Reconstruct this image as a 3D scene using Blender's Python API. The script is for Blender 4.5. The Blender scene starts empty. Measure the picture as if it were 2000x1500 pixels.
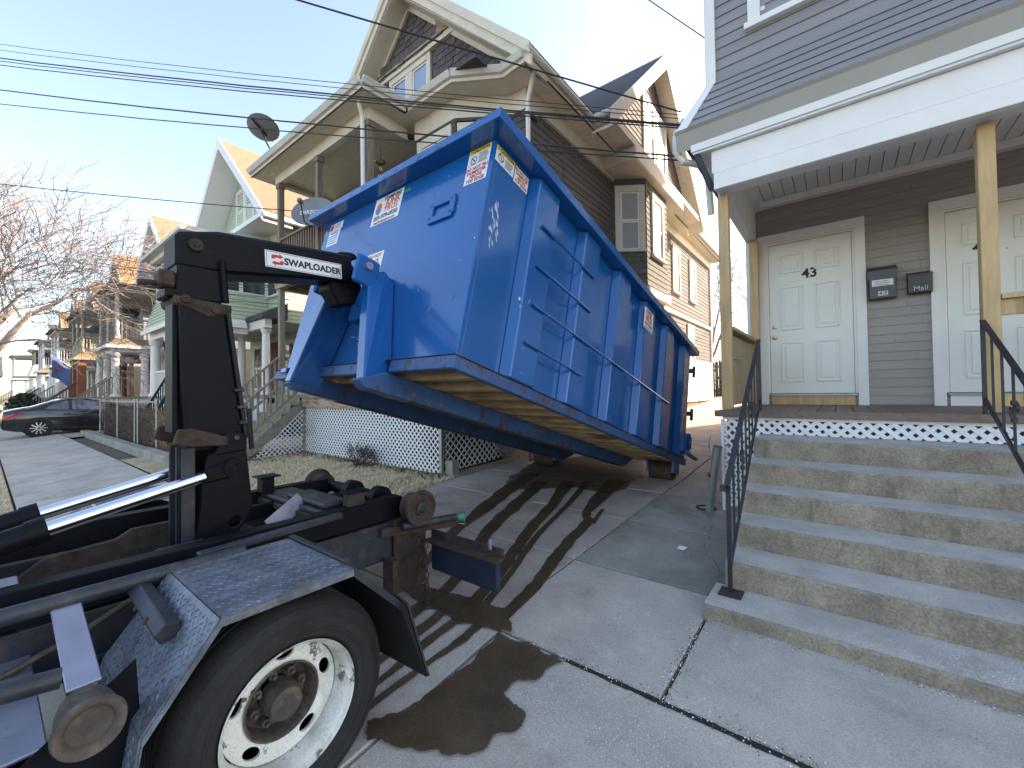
import bpy, bmesh, math, random
from mathutils import Vector, Matrix, noise
R = math.radians
rnd = random.Random(7)
scene = bpy.context.scene
col = scene.collection

# ------------------------------------------------------------------ camera, sky, sun, exposure
F, HOR, ROLL, YAW, EYE = 815.0, 765.0, 0.013, math.atan(640 / 815.0), 1.4
_p = math.atan((HOR - 750) / F)
_f = Vector((-math.sin(YAW) * math.cos(_p), math.cos(YAW) * math.cos(_p), math.sin(_p)))
_r0 = Vector((math.cos(YAW), math.sin(YAW), 0)); _u0 = _r0.cross(_f)
_r = _r0 * math.cos(ROLL) - _u0 * math.sin(ROLL); _u = _u0 * math.cos(ROLL) + _r0 * math.sin(ROLL)
cd = bpy.data.cameras.new('camera'); cam = bpy.data.objects.new('camera', cd); col.objects.link(cam)
cd.sensor_width = 36; cd.lens = F / 2000 * 36; cd.clip_start = .05; cd.clip_end = 2000
mw = Matrix((( _r.x, _u.x, -_f.x, 0), (_r.y, _u.y, -_f.y, 0), (_r.z, _u.z, -_f.z, EYE), (0, 0, 0, 1)))
cam.matrix_world = mw
scene.camera = cam
SUN_EL, SUN_AZ = R(31), R(33)            # azimuth from +Y towards +X
w = bpy.data.worlds.new('World'); scene.world = w; w.use_nodes = True
nt = w.node_tree; nt.nodes.clear()
sky = nt.nodes.new('ShaderNodeTexSky'); sky.sky_type = 'NISHITA'; sky.sun_disc = False
sky.sun_elevation = SUN_EL; sky.sun_rotation = SUN_AZ; sky.air_density = 1.0; sky.dust_density = 1.4; sky.ozone_density = 1.4
bg = nt.nodes.new('ShaderNodeBackground'); bg.inputs[1].default_value = .15
wo = nt.nodes.new('ShaderNodeOutputWorld')
nt.links.new(sky.outputs[0], bg.inputs[0]); nt.links.new(bg.outputs[0], wo.inputs[0])
sl = bpy.data.lights.new('sun', 'SUN'); sl.energy = 3.2; sl.angle = R(.6); sl.color = (1, .93, .82)
so = bpy.data.objects.new('sun', sl); col.objects.link(so)
sd = Vector((math.sin(SUN_AZ) * math.cos(SUN_EL), math.cos(SUN_AZ) * math.cos(SUN_EL), math.sin(SUN_EL)))
so.rotation_euler = sd.to_track_quat('Z', 'Y').to_euler(); so.location = (0, 0, 30)
vs = scene.view_settings; vs.view_transform = 'Standard'; vs.look = 'None'; vs.exposure = 1.92; vs.gamma = 1
vs.use_curve_mapping = False
vs.use_white_balance = True; vs.white_balance_temperature = 7700; vs.white_balance_tint = 12
scene.cycles.max_bounces = 6; scene.cycles.diffuse_bounces = 3; scene.cycles.glossy_bounces = 3
scene.cycles.use_denoising = True

# ------------------------------------------------------------------ materials
MATS = {}
def M(name, c, rough=.7, metal=0., var=.18, scale=3., rv=0., bump=0., bscale=60., dirt=None, dirt2=None, coat=0., stretch=(1, 1, 1),
      courses=None, spec=.5, speck=None, alpha=1., grain=None, ior=1.5):
    """dirt = (colour, threshold 0..1, scale, stretch)"""
    m = bpy.data.materials.new(name); m.use_nodes = True
    n = m.node_tree.nodes; l = m.node_tree.links
    b = n['Principled BSDF']
    tc = n.new('ShaderNodeTexCoord'); oi = n.new('ShaderNodeObjectInfo')
    mul = n.new('ShaderNodeMath'); mul.operation = 'MULTIPLY'; mul.inputs[1].default_value = 53.
    l.new(oi.outputs['Random'], mul.inputs[0])
    add = n.new('ShaderNodeVectorMath'); add.operation = 'ADD'
    l.new(tc.outputs['Object'], add.inputs[0]); l.new(mul.outputs[0], add.inputs[1])
    def nz(sc, st=(1, 1, 1), detail=6., rg=.6):
        mp = n.new('ShaderNodeMapping'); mp.inputs['Scale'].default_value = st
        l.new(add.outputs[0], mp.inputs[0])
        t = n.new('ShaderNodeTexNoise'); t.inputs['Scale'].default_value = sc; t.inputs['Detail'].default_value = detail
        t.inputs['Roughness'].default_value = rg
        l.new(mp.outputs[0], t.inputs['Vector']); return t.outputs[0]
    def mix(fac, a, bb):
        x = n.new('ShaderNodeMix'); x.data_type = 'RGBA'
        for s, v in ((x.inputs[0], fac), (x.inputs[6], a), (x.inputs[7], bb)):
            if isinstance(v, (tuple, list)): s.default_value = (*v[:3], 1)
            elif isinstance(v, float): s.default_value = v
            else: l.new(v, s)
        return x.outputs[2]
    def ramp(v, a, bb):
        x = n.new('ShaderNodeMapRange'); x.inputs[1].default_value = a; x.inputs[2].default_value = bb
        l.new(v, x.inputs[0]); return x.outputs[0]
    lo = tuple(max(0, q * (1 - var)) for q in c); hi = tuple(q * (1 + var) for q in c)
    cc = mix(ramp(nz(scale, stretch), .3, .7), lo, hi)
    if grain:
        cc2 = mix(ramp(nz(grain[1], (1, 1, 1), 3., .7), .32, .68), tuple([grain[0]] * 3), tuple([2 - grain[0]] * 3))
        x = n.new('ShaderNodeMix'); x.data_type = 'RGBA'; x.blend_type = 'MULTIPLY'; x.inputs[0].default_value = 1.; l.new(cc, x.inputs[6]); l.new(cc2, x.inputs[7]); cc = x.outputs[2]
    if rv:
        h = n.new('ShaderNodeHueSaturation'); mr = n.new('ShaderNodeMapRange')
        mr.inputs[3].default_value = 1 - rv; mr.inputs[4].default_value = 1 + rv
        l.new(oi.outputs['Random'], mr.inputs[0]); l.new(mr.outputs[0], h.inputs['Value']); l.new(cc, h.inputs['Color']); cc = h.outputs[0]
    rr = None
    for d in (dirt, dirt2):
        if d:
            f = ramp(nz(d[2], d[3] if len(d) > 3 else (1, 1, 1), 8., .65), d[1], d[1] + (d[4] if len(d) > 4 else .08))
            cc = mix(f, cc, d[0])
            if rr is None and rough < .5:
                x = n.new('ShaderNodeMapRange'); x.inputs[3].default_value = rough; x.inputs[4].default_value = .8
                l.new(f, x.inputs[0]); rr = x.outputs[0]
    if speck:                                    # (colour, scale, size)
        v = n.new('ShaderNodeTexVoronoi'); v.inputs['Scale'].default_value = speck[1]; l.new(add.outputs[0], v.inputs['Vector'])
        f1 = ramp(v.outputs['Distance'], speck[2], speck[2] * .6); f2 = ramp(nz(1.3), .5, .62)
        x = n.new('ShaderNodeMath'); x.operation = 'MULTIPLY'; l.new(f1, x.inputs[0]); l.new(f2, x.inputs[1])
        cc = mix(x.outputs[0], cc, speck[0])
    l.new(cc, b.inputs['Base Color'])
    if rr: l.new(rr, b.inputs['Roughness'])
    else: b.inputs['Roughness'].default_value = rough
    b.inputs['Metallic'].default_value = metal; b.inputs['IOR'].default_value = ior; b.inputs['Coat IOR'].default_value = max(1.5, ior)
    b.inputs['Specular IOR Level'].default_value = spec
    if coat: b.inputs['Coat Weight'].default_value = coat; b.inputs['Coat Roughness'].default_value = .08
    hgt = None
    if bump: hgt = nz(bscale, stretch, 4.)
    if courses:
        w_ = n.new('ShaderNodeTexWave'); w_.wave_type = 'BANDS'; w_.bands_direction = courses[0]; w_.wave_profile = 'SAW'
        w_.inputs['Scale'].default_value = courses[1]; w_.inputs['Distortion'].default_value = .15
        l.new(tc.outputs['Object'], w_.inputs['Vector']); hgt = w_.outputs[1]
    if hgt is not None:
        bp = n.new('ShaderNodeBump'); bp.inputs['Strength'].default_value = bump or .5
        bp.inputs['Distance'].default_value = .02 if courses else .006
        l.new(hgt, bp.inputs['Height']); l.new(bp.outputs[0], b.inputs['Normal'])
    if alpha < 1: b.inputs['Alpha'].default_value = alpha
    MATS[name] = m; return m

RUST = (.075, .04, .026)
M('concrete', (.44, .395, .345), .85, var=.18, scale=2.2, rv=.07, bump=.5, bscale=120, dirt=((.24, .21, .18), .53, 1.6, (1, 1, 1), .25), dirt2=((.54, .5, .45), .6, 7, (1, 1, 1), .1), speck=((.85, .83, .8), 62, .18), grain=(.76, 130))
M('concrete_brown', (.4, .335, .295), .85, var=.18, scale=3, rv=.06, bump=.5, bscale=120, dirt=((.24, .195, .165), .55, 1.3, (1, 1, 1), .2), speck=((.65, .62, .58), 70, .12), grain=(.75, 130))
M('concrete_green', (.29, .275, .24), .85, var=.22, scale=2.5, rv=.05, bump=.45, bscale=90, dirt=((.15, .145, .105), .5, 1.2, (1, 1, 1), .25), dirt2=((.4, .385, .36), .6, 3, (1, 1, 1), .15), grain=(.8, 110))
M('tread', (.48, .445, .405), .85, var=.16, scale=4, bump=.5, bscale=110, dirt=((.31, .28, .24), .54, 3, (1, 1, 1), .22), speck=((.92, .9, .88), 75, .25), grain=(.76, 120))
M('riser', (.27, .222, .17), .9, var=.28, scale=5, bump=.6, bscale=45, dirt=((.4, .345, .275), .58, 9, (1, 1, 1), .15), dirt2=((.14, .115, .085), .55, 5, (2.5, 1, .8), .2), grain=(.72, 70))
M('wet', (.075, .05, .028), .5, var=.3, scale=4, bump=.2, bscale=120, dirt=((.12, .083, .05), .5, 5, (1, 1, 1), .3), spec=.35, grain=(.7, 90))
M('crack', (.02, .018, .015), .95)
def wet_fade(m):                                    # damp rim: fades out through a noisy edge
    n = m.node_tree.nodes; l = m.node_tree.links; b = n['Principled BSDF']
    at = n.new('ShaderNodeAttribute'); at.attribute_name = 'wetness'
    tc = n.new('ShaderNodeTexCoord'); t = n.new('ShaderNodeTexNoise'); t.inputs['Scale'].default_value = 45; t.inputs['Detail'].default_value = 5; l.new(tc.outputs['Object'], t.inputs['Vector'])
    a = n.new('ShaderNodeMath'); a.operation = 'MULTIPLY_ADD'; a.inputs[1].default_value = .5; l.new(t.outputs[0], a.inputs[0]); l.new(at.outputs['Fac'], a.inputs[2])
    r = n.new('ShaderNodeMapRange'); r.inputs[1].default_value = .45; r.inputs[2].default_value = .95; r.inputs[4].default_value = .9; l.new(a.outputs[0], r.inputs[0]); l.new(r.outputs[0], b.inputs['Alpha'])
wet_fade(MATS['wet'])
M('asphalt', (.06, .06, .062), .9, var=.2, scale=9, bump=.4, bscale=200)
M('soil', (.13, .105, .07), .95, var=.3, scale=3, bump=.5, bscale=40)
M('lawn', (.45, .355, .225), .95, var=.28, scale=5, bump=.6, bscale=90, dirt=((.28, .21, .13), .52, 2.5, (1, 1, 1), .2), grain=(.6, 60))
M('straw', (.74, .61, .41), .8, var=.35, scale=30, rv=.1)
M('leaf_litter', (.16, .085, .05), .85, var=.5, scale=20)
M('blue', (.0, .1, .335), .22, var=.1, scale=1.2, coat=.45, ior=1.5, bump=.5, bscale=2.6, dirt=((.01, .04, .12), .7, 14, (1, 1, .3), .06), dirt2=((.012, .09, .25), .58, 2, (1, 1, .4), .25))
M('blue_worn', (.03, .095, .24), .5, var=.2, scale=4, dirt=(RUST, .54, 9, (1, 1, .5), .1), dirt2=((.2, .17, .14), .62, 6))
M('navy_worn', (.018, .027, .055), .5, var=.4, scale=6, bump=.2, bscale=50, dirt=((.1, .085, .07), .6, 5, (1, 1, 1), .12))
M('rust', (.05, .032, .024), .85, var=.5, scale=14, bump=.4, bscale=80, dirt=((.115, .06, .036), .56, 8, (1, 1, 1), .15))
M('cream_steel', (.36, .25, .145), .7, var=.3, scale=5, dirt=((.12, .065, .038), .52, 5, (1, .3, 1), .14))
M('black_steel', (.0028, .0038, .0068), .55, var=.3, scale=4, bump=.12, bscale=50, spec=.18, dirt=((.012, .012, .014), .6, 7, (1, 1, 1), .2), dirt2=(RUST, .76, 9))
M('grimy_steel', (.022, .026, .036), .5, var=.5, scale=8, bump=.3, bscale=60, dirt=((.1, .085, .075), .54, 6, (1, 1, 1), .18), dirt2=(RUST, .62, 7, (1, 1, 1), .06))
M('tread_plate', (.14, .158, .195), .42, metal=.25, var=.45, scale=9, bump=.25, bscale=80, dirt=((.13, .105, .09), .54, 4, (1, 1, 1), .15), grain=(.7, 60))
M('rubber', (.013, .013, .0135), .75, var=.4, scale=8, bump=.4, bscale=70, dirt=((.045, .042, .04), .57, 5, (1, 1, 1), .2), grain=(.7, 90))
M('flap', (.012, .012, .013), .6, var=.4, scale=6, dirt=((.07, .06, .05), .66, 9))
M('rim_white', (.72, .72, .66), .55, var=.08, scale=5, bump=.25, bscale=40, dirt=((.13, .11, .09), .585, 11, (1, 1, 1), .04), dirt2=((.33, .3, .25), .5, 3.5, (1, 1, 1), .22), grain=(.85, 120))
M('hub', (.075, .06, .05), .75, var=.4, scale=15, bump=.4, bscale=60, dirt=((.13, .095, .07), .5, 12), dirt2=(RUST, .6, 7))
M('chrome', (.82, .83, .86), .09, metal=1., var=.03)
M('bare_steel', (.3, .31, .38), .35, metal=.6, var=.15, scale=6, dirt=((.12, .09, .08), .62, 9))
M('galvanised', (.34, .35, .36), .42, metal=.6, var=.15, scale=8)
M('dark_chain', (.09, .07, .055), .6, metal=.5, var=.4, scale=30, dirt=(RUST, .5, 25))
M('green_lens', (.05, .2, .15), .4, var=.4, scale=20)
M('white_sticker', (.78, .78, .78), .4, var=.03)
M('ink_black', (.012, .012, .015), .5); M('ink_red', (.55, .03, .03), .5); M('ink_yellow', (.75, .52, .03), .5)
M('ink_orange', (.75, .13, .03), .5); M('ink_blue', (.08, .2, .5), .5); M('ink_green', (.02, .35, .1), .4)
M('scrape', (.5, .58, .66), .7, var=.3, scale=30)
M('vinyl_grey', (.27, .257, .268), .5, var=.05, scale=3, rv=.04, stretch=(1, 1, 6))
M('vinyl_taupe', (.34, .3, .28), .5, var=.05, scale=3, rv=.04)
M('white_trim', (.82, .79, .76), .5, var=.04, scale=3, dirt=((.62, .58, .53), .68, 4, (1, 1, 2), .15))
M('white_lattice', (.8, .8, .82), .55, var=.08, scale=5, dirt=((.5, .44, .38), .68, 6, (1, 1, 1), .1))
M('door_white', (.8, .79, .74), .45, var=.03, scale=2, dirt=((.6, .58, .52), .68, 9, (1, 1, 1), .1))
M('soffit', (.7, .71, .72), .55, var=.05)
M('taupe_trim', (.4, .38, .35), .5, var=.05)
M('pine', (.56, .37, .185), .65, var=.2, scale=4, stretch=(6, 6, .7), dirt=((.2, .1, .045), .7, 7))
M('pine_pale', (.38, .29, .17), .7, var=.2, scale=5, stretch=(6, 6, .7))
M('deck_brown', (.2, .135, .11), .65, var=.15, scale=5, rv=.08, stretch=(5, .6, 5))
M('brass', (.5, .38, .17), .35, metal=.8)
M('iron', (.016, .018, .026), .42, var=.3, scale=10)
M('mailbox', (.012, .012, .013), .25, var=.2)
M('beige', (.7, .625, .51), .7, var=.1, scale=3, dirt=((.42, .34, .24), .6, 3, (1, 1, 2), .2), dirt2=((.33, .27, .21), .65, 9, (1, 1, 1), .08))
M('beige_ceiling', (.7, .63, .48), .7, var=.12, scale=4, stretch=(1, 6, 1))
M('gutter', (.66, .64, .58), .5, var=.15, scale=4, dirt=((.34, .3, .26), .6, 3, (1, 1, 1), .2))
M('cedar', (.1, .083, .085), .85, var=.3, scale=6, rv=.25, bump=.4, bscale=60, stretch=(8, 8, .8))
M('cedar_side', (.145, .13, .125), .85, var=.3, scale=5, rv=.16, bump=.4, bscale=40, stretch=(1, 6, 1.), dirt=((.075, .065, .062), .55, 4, (1, 5, .6), .1))
M('brown_trim', (.075, .05, .045), .7, var=.25, scale=6)
M('porch_wood', (.24, .18, .14), .8, var=.3, scale=5, stretch=(5, 5, .6))
M('grey_wood', (.27, .225, .185), .85, var=.28, scale=5, stretch=(4, 4, .8), dirt=((.13, .135, .075), .6, 4, (1, 1, 1), .2))
M('mossy_wood', (.23, .22, .13), .9, var=.3, scale=8)
M('peel_wood', (.36, .27, .19), .8, var=.3, scale=6, dirt=((.16, .06, .03), .52, 6, (1, 1, 3), .1))
M('roof_dark', (.075, .077, .085), .9, var=.25, scale=12, courses=('Z', 3.2), bump=.5)
M('roof_tan', (.25, .17, .11), .9, var=.22, scale=10, courses=('Z', 3.2), bump=.5)
M('roof_orange', (.34, .19, .085), .9, var=.25, scale=10, courses=('Z', 3.2), bump=.5)
M('green_side', (.53, .61, .46), .6, var=.05, rv=.02)
M('blue_side', (.2, .24, .31), .7, var=.08); M('cream_side', (.5, .44, .32), .7, var=.1)
M('tan_side', (.42, .36, .27), .7, var=.1); M('grey_side', (.3, .3, .31), .7, var=.1); M('brick_red', (.32, .12, .06), .85, var=.25, scale=12)
M('brown_side', (.16, .08, .055), .8, var=.2); M('white_side', (.62, .61, .58), .6, var=.06)
M('glass', (.05, .06, .07), .04, var=.2, scale=1, spec=.9)
M('blind', (.36, .36, .35), .35, var=.04, coat=.6)
M('sky_glass', (.2, .26, .36), .05, var=.15, scale=1, spec=1., coat=1.)
M('curtain', (.5, .48, .45), .5, var=.12, scale=5, coat=.8)
M('foundation', (.26, .16, .11), .9, var=.3, scale=8)
M('bark', (.17, .125, .105), .9, var=.3, scale=7, bump=.5, bscale=40, stretch=(3, 3, .6))
M('twig', (.33, .265, .235), .9, var=.3, scale=4)
M('shrub_twig', (.1, .065, .06), .9, var=.35, scale=9)
M('dead_vine', (.2, .12, .062), .9, var=.5, scale=9, rv=.1)
M('evergreen', (.035, .055, .03), .8, var=.5, scale=6)
M('wire', (.012, .012, .014), .6)
M('dish', (.2, .205, .22), .4, var=.1)
M('car_paint', (.008, .01, .016), .16, coat=1., var=.1)
M('car_glass', (.07, .09, .11), .03, spec=.9, coat=1.)
M('tail_red', (.5, .02, .02), .2, coat=1.)
M('silver', (.55, .56, .58), .25, metal=.9)
M('flag_blue', (.1, .17, .38), .8, var=.2, scale=6)
M('paper', (.8, .8, .78), .8)
M('dry_leaf', (.45, .3, .06), .8)

# ------------------------------------------------------------------ building helpers
WORLD = {}                                       # object name -> world matrix of parents
def thing(name, label, cat, loc=(0, 0, 0), group=None, mat=None):
    o = bpy.data.objects.new(name, None); col.objects.link(o); o.empty_display_size = .2
    m = mat if mat is not None else Matrix.Translation(loc)
    o.matrix_world = m; WORLD[o.name] = m.copy()
    o['label'] = label; o['category'] = cat
    if group: o['group'] = group
    return o
def tag(o, label, cat, group=None):
    o['label'] = label; o['category'] = cat
    if group: o['group'] = group
    return o
def wm(o):
    return WORLD.get(o.name, Matrix.Identity(4)) if o is not None else Matrix.Identity(4)
def link(name, me, parent=None, m=None, local=True):
    o = bpy.data.objects.new(name, me); col.objects.link(o)
    if parent is not None:
        o.parent = parent; WORLD[o.name] = wm(parent)
    if m is not None:
        o.matrix_basis = m
    return o
class MB:
    def __init__(s): s.v = []; s.f = []
    def add(s, vs_, fs):
        k = len(s.v); s.v += [Vector(q) for q in vs_]; s.f += [[i + k for i in q] for q in fs]; return s
    def box(s, x0, x1, y0, y1, z0, z1):
        return s.add([(x0, y0, z0), (x1, y0, z0), (x1, y1, z0), (x0, y1, z0), (x0, y0, z1), (x1, y0, z1), (x1, y1, z1), (x0, y1, z1)],
                     [(3, 2, 1, 0), (4, 5, 6, 7), (0, 1, 5, 4), (1, 2, 6, 5), (2, 3, 7, 6), (3, 0, 4, 7)])
    def prism(s, poly, d):                        # polygon of 3-d points pushed along d
        n = len(poly); d = Vector(d); a = [Vector(q) for q in poly]; b = [q + d for q in a]
        return s.add(a + b, [list(range(n))[::-1], list(range(n, 2 * n))] + [(i, (i + 1) % n, n + (i + 1) % n, n + i) for i in range(n)])
    def bar(s, p, q, w, h, up=(0, 0, 1)):         # rectangular bar p->q
        p = Vector(p); q = Vector(q); d = (q - p).normalized(); up = Vector(up)
        sx = d.cross(up)
        if sx.length < 1e-4: sx = d.cross(Vector((1, 0, 0)))
        sx.normalize(); uy = sx.cross(d).normalized(); sx *= w / 2; uy *= h / 2
        return s.prism([p - sx - uy, p + sx - uy, p + sx + uy, p - sx + uy], q - p)
    def tube(s, path, r, n=8, caps=True):
        path = [Vector(q) for q in path]; rs = r if isinstance(r, (list, tuple)) else [r] * len(path)
        rings = []; prev = None
        for i, q in enumerate(path):
            d = (path[min(i + 1, len(path) - 1)] - path[max(i - 1, 0)])
            d.normalize()
            a = prev if prev is not None else (Vector((0, 0, 1)) if abs(d.z) < .9 else Vector((1, 0, 0)))
            a = (a - d * a.dot(d));
            if a.length < 1e-4: a = d.orthogonal()
            a.normalize(); b = d.cross(a); prev = a
            rings.append([q + (a * math.cos(t) + b * math.sin(t)) * rs[i] for t in [2 * math.pi * k / n for k in range(n)]])
        k = len(s.v)
        for g in rings: s.v += g
        for i in range(len(path) - 1):
            for j in range(n):
                s.f.append([k + i * n + j, k + i * n + (j + 1) % n, k + (i + 1) * n + (j + 1) % n, k + (i + 1) * n + j])
        if caps:
            s.f.append([k + j for j in range(n)][::-1]); s.f.append([k + (len(path) - 1) * n + j for j in range(n)])
        return s
    def lathe(s, prof, o, ax, n=32):              # prof: (distance along axis, radius)
        o = Vector(o); ax = Vector(ax).normalized(); a = ax.orthogonal().normalized(); b = ax.cross(a); k = len(s.v)
        for h, r in prof:
            for j in range(n):
                t = 2 * math.pi * j / n; s.v.append(o + ax * h + (a * math.cos(t) + b * math.sin(t)) * max(r, 1e-4))
        for i in range(len(prof) - 1):
            for j in range(n):
                s.f.append([k + i * n + j, k + i * n + (j + 1) % n, k + (i + 1) * n + (j + 1) % n, k + (i + 1) * n + j])
        return s
    def mesh(s, name, mat, m=None, smooth=False, bevel=0.):
        me = bpy.data.meshes.new(name)
        vs_ = [m @ q for q in s.v] if m is not None else s.v
        me.from_pydata([tuple(q) for q in vs_], [], s.f); me.update()
        if bevel:
            bm = bmesh.new(); bm.from_mesh(me)
            bmesh.ops.recalc_face_normals(bm, faces=bm.faces)
            bmesh.ops.bevel(bm, geom=[e for e in bm.edges if len(e.link_faces) == 2 and e.calc_face_angle(0) > .5], offset=bevel, segments=1, affect='EDGES', clamp_overlap=True)
            bm.to_mesh(me); bm.free()
        else:
            bm = bmesh.new(); bm.from_mesh(me); bmesh.ops.recalc_face_normals(bm, faces=bm.faces); bm.to_mesh(me); bm.free()
        me.materials.append(MATS[mat] if isinstance(mat, str) else mat)
        if smooth:
            for p_ in me.polygons: p_.use_smooth = True
            try: me.set_sharp_from_angle(angle=R(38))
            except Exception: pass
        return me
    def build(s, name, mat, parent=None, smooth=False, bevel=0., local=False):
        """vertices are world coordinates unless local; stored relative to the parent thing"""
        m = None
        if parent is not None and not local: m = wm(parent).inverted()
        o = link(name, s.mesh(name, mat, m, smooth, bevel), parent)
        return o
def box(name, mat, parent, *b, bevel=0., local=False):
    return MB().box(*b).build(name, mat, parent, bevel=bevel, local=local)
def single(name, label, cat, mb, mat, base, group=None, smooth=False, bevel=0.):
    o = link(name, mb.mesh(name, mat, Matrix.Translation(-Vector(base)), smooth, bevel)); o.location = base
    return tag(o, label, cat, group)
def struct(name, mb, mat, kind='structure', smooth=False, bevel=0.):
    o = mb.build(name, mat, None, smooth, bevel); o['kind'] = kind; return o

def text_obj(name, body, size, mat, parent, m, bold=0., ext=.0006, align='CENTER', sx=1., local=True):
    cu = bpy.data.curves.new(name, 'FONT'); cu.body = body; cu.size = size; cu.align_x = align; cu.align_y = 'CENTER'
    cu.extrude = ext; cu.offset = bold; cu.resolution_u = 3
    t = bpy.data.objects.new('t', cu); col.objects.link(t)
    dg = bpy.context.evaluated_depsgraph_get(); dg.update()
    me = bpy.data.meshes.new_from_object(t.evaluated_get(dg)); bpy.data.objects.remove(t); bpy.data.curves.remove(cu)
    me.materials.clear(); me.materials.append(MATS[mat])
    mm = m @ Matrix.Diagonal((sx, 1, 1, 1))
    if not local and parent is not None: mm = wm(parent).inverted() @ mm
    me.transform(mm); me.name = name
    return link(name, me, parent)
def frame(o, right, up):                          # matrix whose x=right, y=up, z=normal
    r_ = Vector(right).normalized(); u_ = Vector(up).normalized(); n_ = r_.cross(u_)
    o = Vector(o)
    return Matrix(((r_.x, u_.x, n_.x, o.x), (r_.y, u_.y, n_.y, o.y), (r_.z, u_.z, n_.z, o.z), (0, 0, 0, 1)))

def boards(parent, name, mat, org, U, N, z0, z1, ex, span, th=.02, slope=0., split=False):
    """lapped courses; org = point on the wall at u=0,z=0; slope = outward lean per metre going down from z1"""
    org = Vector(org); U = Vector(U); N = Vector(N); z = z0
    inv = wm(parent).inverted()
    while z < z1 - .02:
        zt = min(z + ex * 1.12, z1 + .01); u0, u1 = span(z + ex * .5)
        u0b, u1b = span(z); u0t, u1t = span(min(zt, z1)); cut = None
        if split and u1 - u0 > 2.5: cut = rnd.uniform(u0 + .6, u1 - .6)
        for (u0b, u1b, u0t, u1t) in ([(u0b, u1b, u0t, u1t)] if cut is None else [(u0b, cut - .0012, u0t, cut - .0012), (cut + .0012, u1b, cut + .0012, u1t)]) if u1 - u0 > .06 else []:
            b0 = (z1 - z) * slope; b1 = (z1 - zt) * slope
            P = lambda u, zz, off: org + U * u + N * off + Vector((0, 0, zz))
            v = [P(u0b, z, b0), P(u1b, z, b0), P(u1b, z, b0 + th), P(u0b, z, b0 + th), P(u0t, zt, b1), P(u1t, zt, b1), P(u1t, zt, b1 + .005), P(u0t, zt, b1 + .005)]
            MB().add(v, [(3, 2, 1, 0), (4, 5, 6, 7), (0, 1, 5, 4), (1, 2, 6, 5), (2, 3, 7, 6), (3, 0, 4, 7)]).build(name, mat, parent)
        z += ex
def siding_mesh(org, U, N, z0, z1, ex, span, th=.02):
    mb = MB(); org = Vector(org); U = Vector(U); N = Vector(N); z = z0
    while z < z1 - .02:
        zt = min(z + ex * 1.1, z1); u0b, u1b = span(z); u0t, u1t = span(zt)
        if u1b - u0b > .05:
            P = lambda u, zz, off: org + U * u + N * off + Vector((0, 0, zz))
            mb.add([P(u0b, z, 0), P(u1b, z, 0), P(u1b, z, th), P(u0b, z, th), P(u0t, zt, 0), P(u1t, zt, 0), P(u1t, zt, .004), P(u0t, zt, .004)],
                   [(3, 2, 1, 0), (4, 5, 6, 7), (0, 1, 5, 4), (1, 2, 6, 5), (2, 3, 7, 6), (3, 0, 4, 7)])
        z += ex
    return mb
def window(parent, c, U, N, w_, h_, trim='white_trim', glass='glass', cas=.1, sash='white_trim', casname='casing', meet=True):
    """double-hung window part at centre c (on wall plane), with casing, sash, two panes and sill"""
    c = Vector(c); U = Vector(U).normalized(); N = Vector(N).normalized(); Z = Vector((0, 0, 1))
    def bx(mb, u0, u1, z0, z1, n0, n1):
        P = lambda u, z, n_: c + U * u + Z * z + N * n_
        mb.add([P(u0, z0, n0), P(u1, z0, n0), P(u1, z0, n1), P(u0, z0, n1), P(u0, z1, n0), P(u1, z1, n0), P(u1, z1, n1), P(u0, z1, n1)],
               [(3, 2, 1, 0), (4, 5, 6, 7), (0, 1, 5, 4), (1, 2, 6, 5), (2, 3, 7, 6), (3, 0, 4, 7)]); return mb
    a, b = w_ / 2, h_ / 2; mb = MB()
    bx(mb, -a - cas, -a, -b, b, -.02, .045); bx(mb, a, a + cas, -b, b, -.02, .045); bx(mb, -a - cas, a + cas, b + .001, b + cas * 1.2, -.02, .05)
    o = mb.build('window', trim, parent)
    bx(MB(), -a - cas - .03, a + cas + .03, -b - .06, -b - .001, -.02, .08).build('sill', trim, o)
    s = MB(); t = .04
    for z0, z1, nn in ((-b, 0, .012), (0, b, .024)):
        bx(s, -a + .002, -a + t, z0 + .002, z1 - .002, -.01, nn); bx(s, a - t, a - .002, z0 + .002, z1 - .002, -.01, nn)
        bx(s, -a + t, a - t, z0 + .002, z0 + t, -.01, nn); bx(s, -a + t, a - t, z1 - t, z1 - .002, -.01, nn)
    s.build('sash', sash, o)
    bx(MB(), -a + t * .8, a - t * .8, -b + t * .8, -t * .8, -.008, .003).build('pane', glass, o)
    bx(MB(), -a + t * .8, a - t * .8, t * .8, b - t * .8, -.008, .008).build('pane', glass, o)
    return o

# ------------------------------------------------------------------ ground profile (height depends on the distance from the street)
GP = [(-400, -.34), (-2.2, -.34), (-2.15, -.26), (.3, -.165), (1.9, 0.), (2.7, .025), (4.8, .13), (6, .165), (20, 1.0), (60, 1.4), (700, 1.5)]
def g(y):
    for (a, b), (c, d) in zip(GP, GP[1:]):
        if y <= c: return b + (d - b) * (y - a) / (c - a)
    return GP[-1][1]
def sheet(x0, x1, ys, dz, mb=None, zf=g):
    mb = mb or MB(); k = len(mb.v)
    for y in ys: mb.v += [Vector((x0, y, zf(y) + dz)), Vector((x1, y, zf(y) + dz))]
    for i in range(len(ys) - 1): mb.f.append([k + 2 * i, k + 2 * i + 1, k + 2 * i + 3, k + 2 * i + 2])
    return mb
struct('ground', sheet(-700, 700, [-700, -2.21, -2.15, .3, 1.9, 2.7, 4.8, 6, 20, 60, 700], -.07), 'soil')
struct('road', sheet(-600, 300, [-9.5, -2.32], -.02), 'asphalt')
kb = MB()
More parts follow.
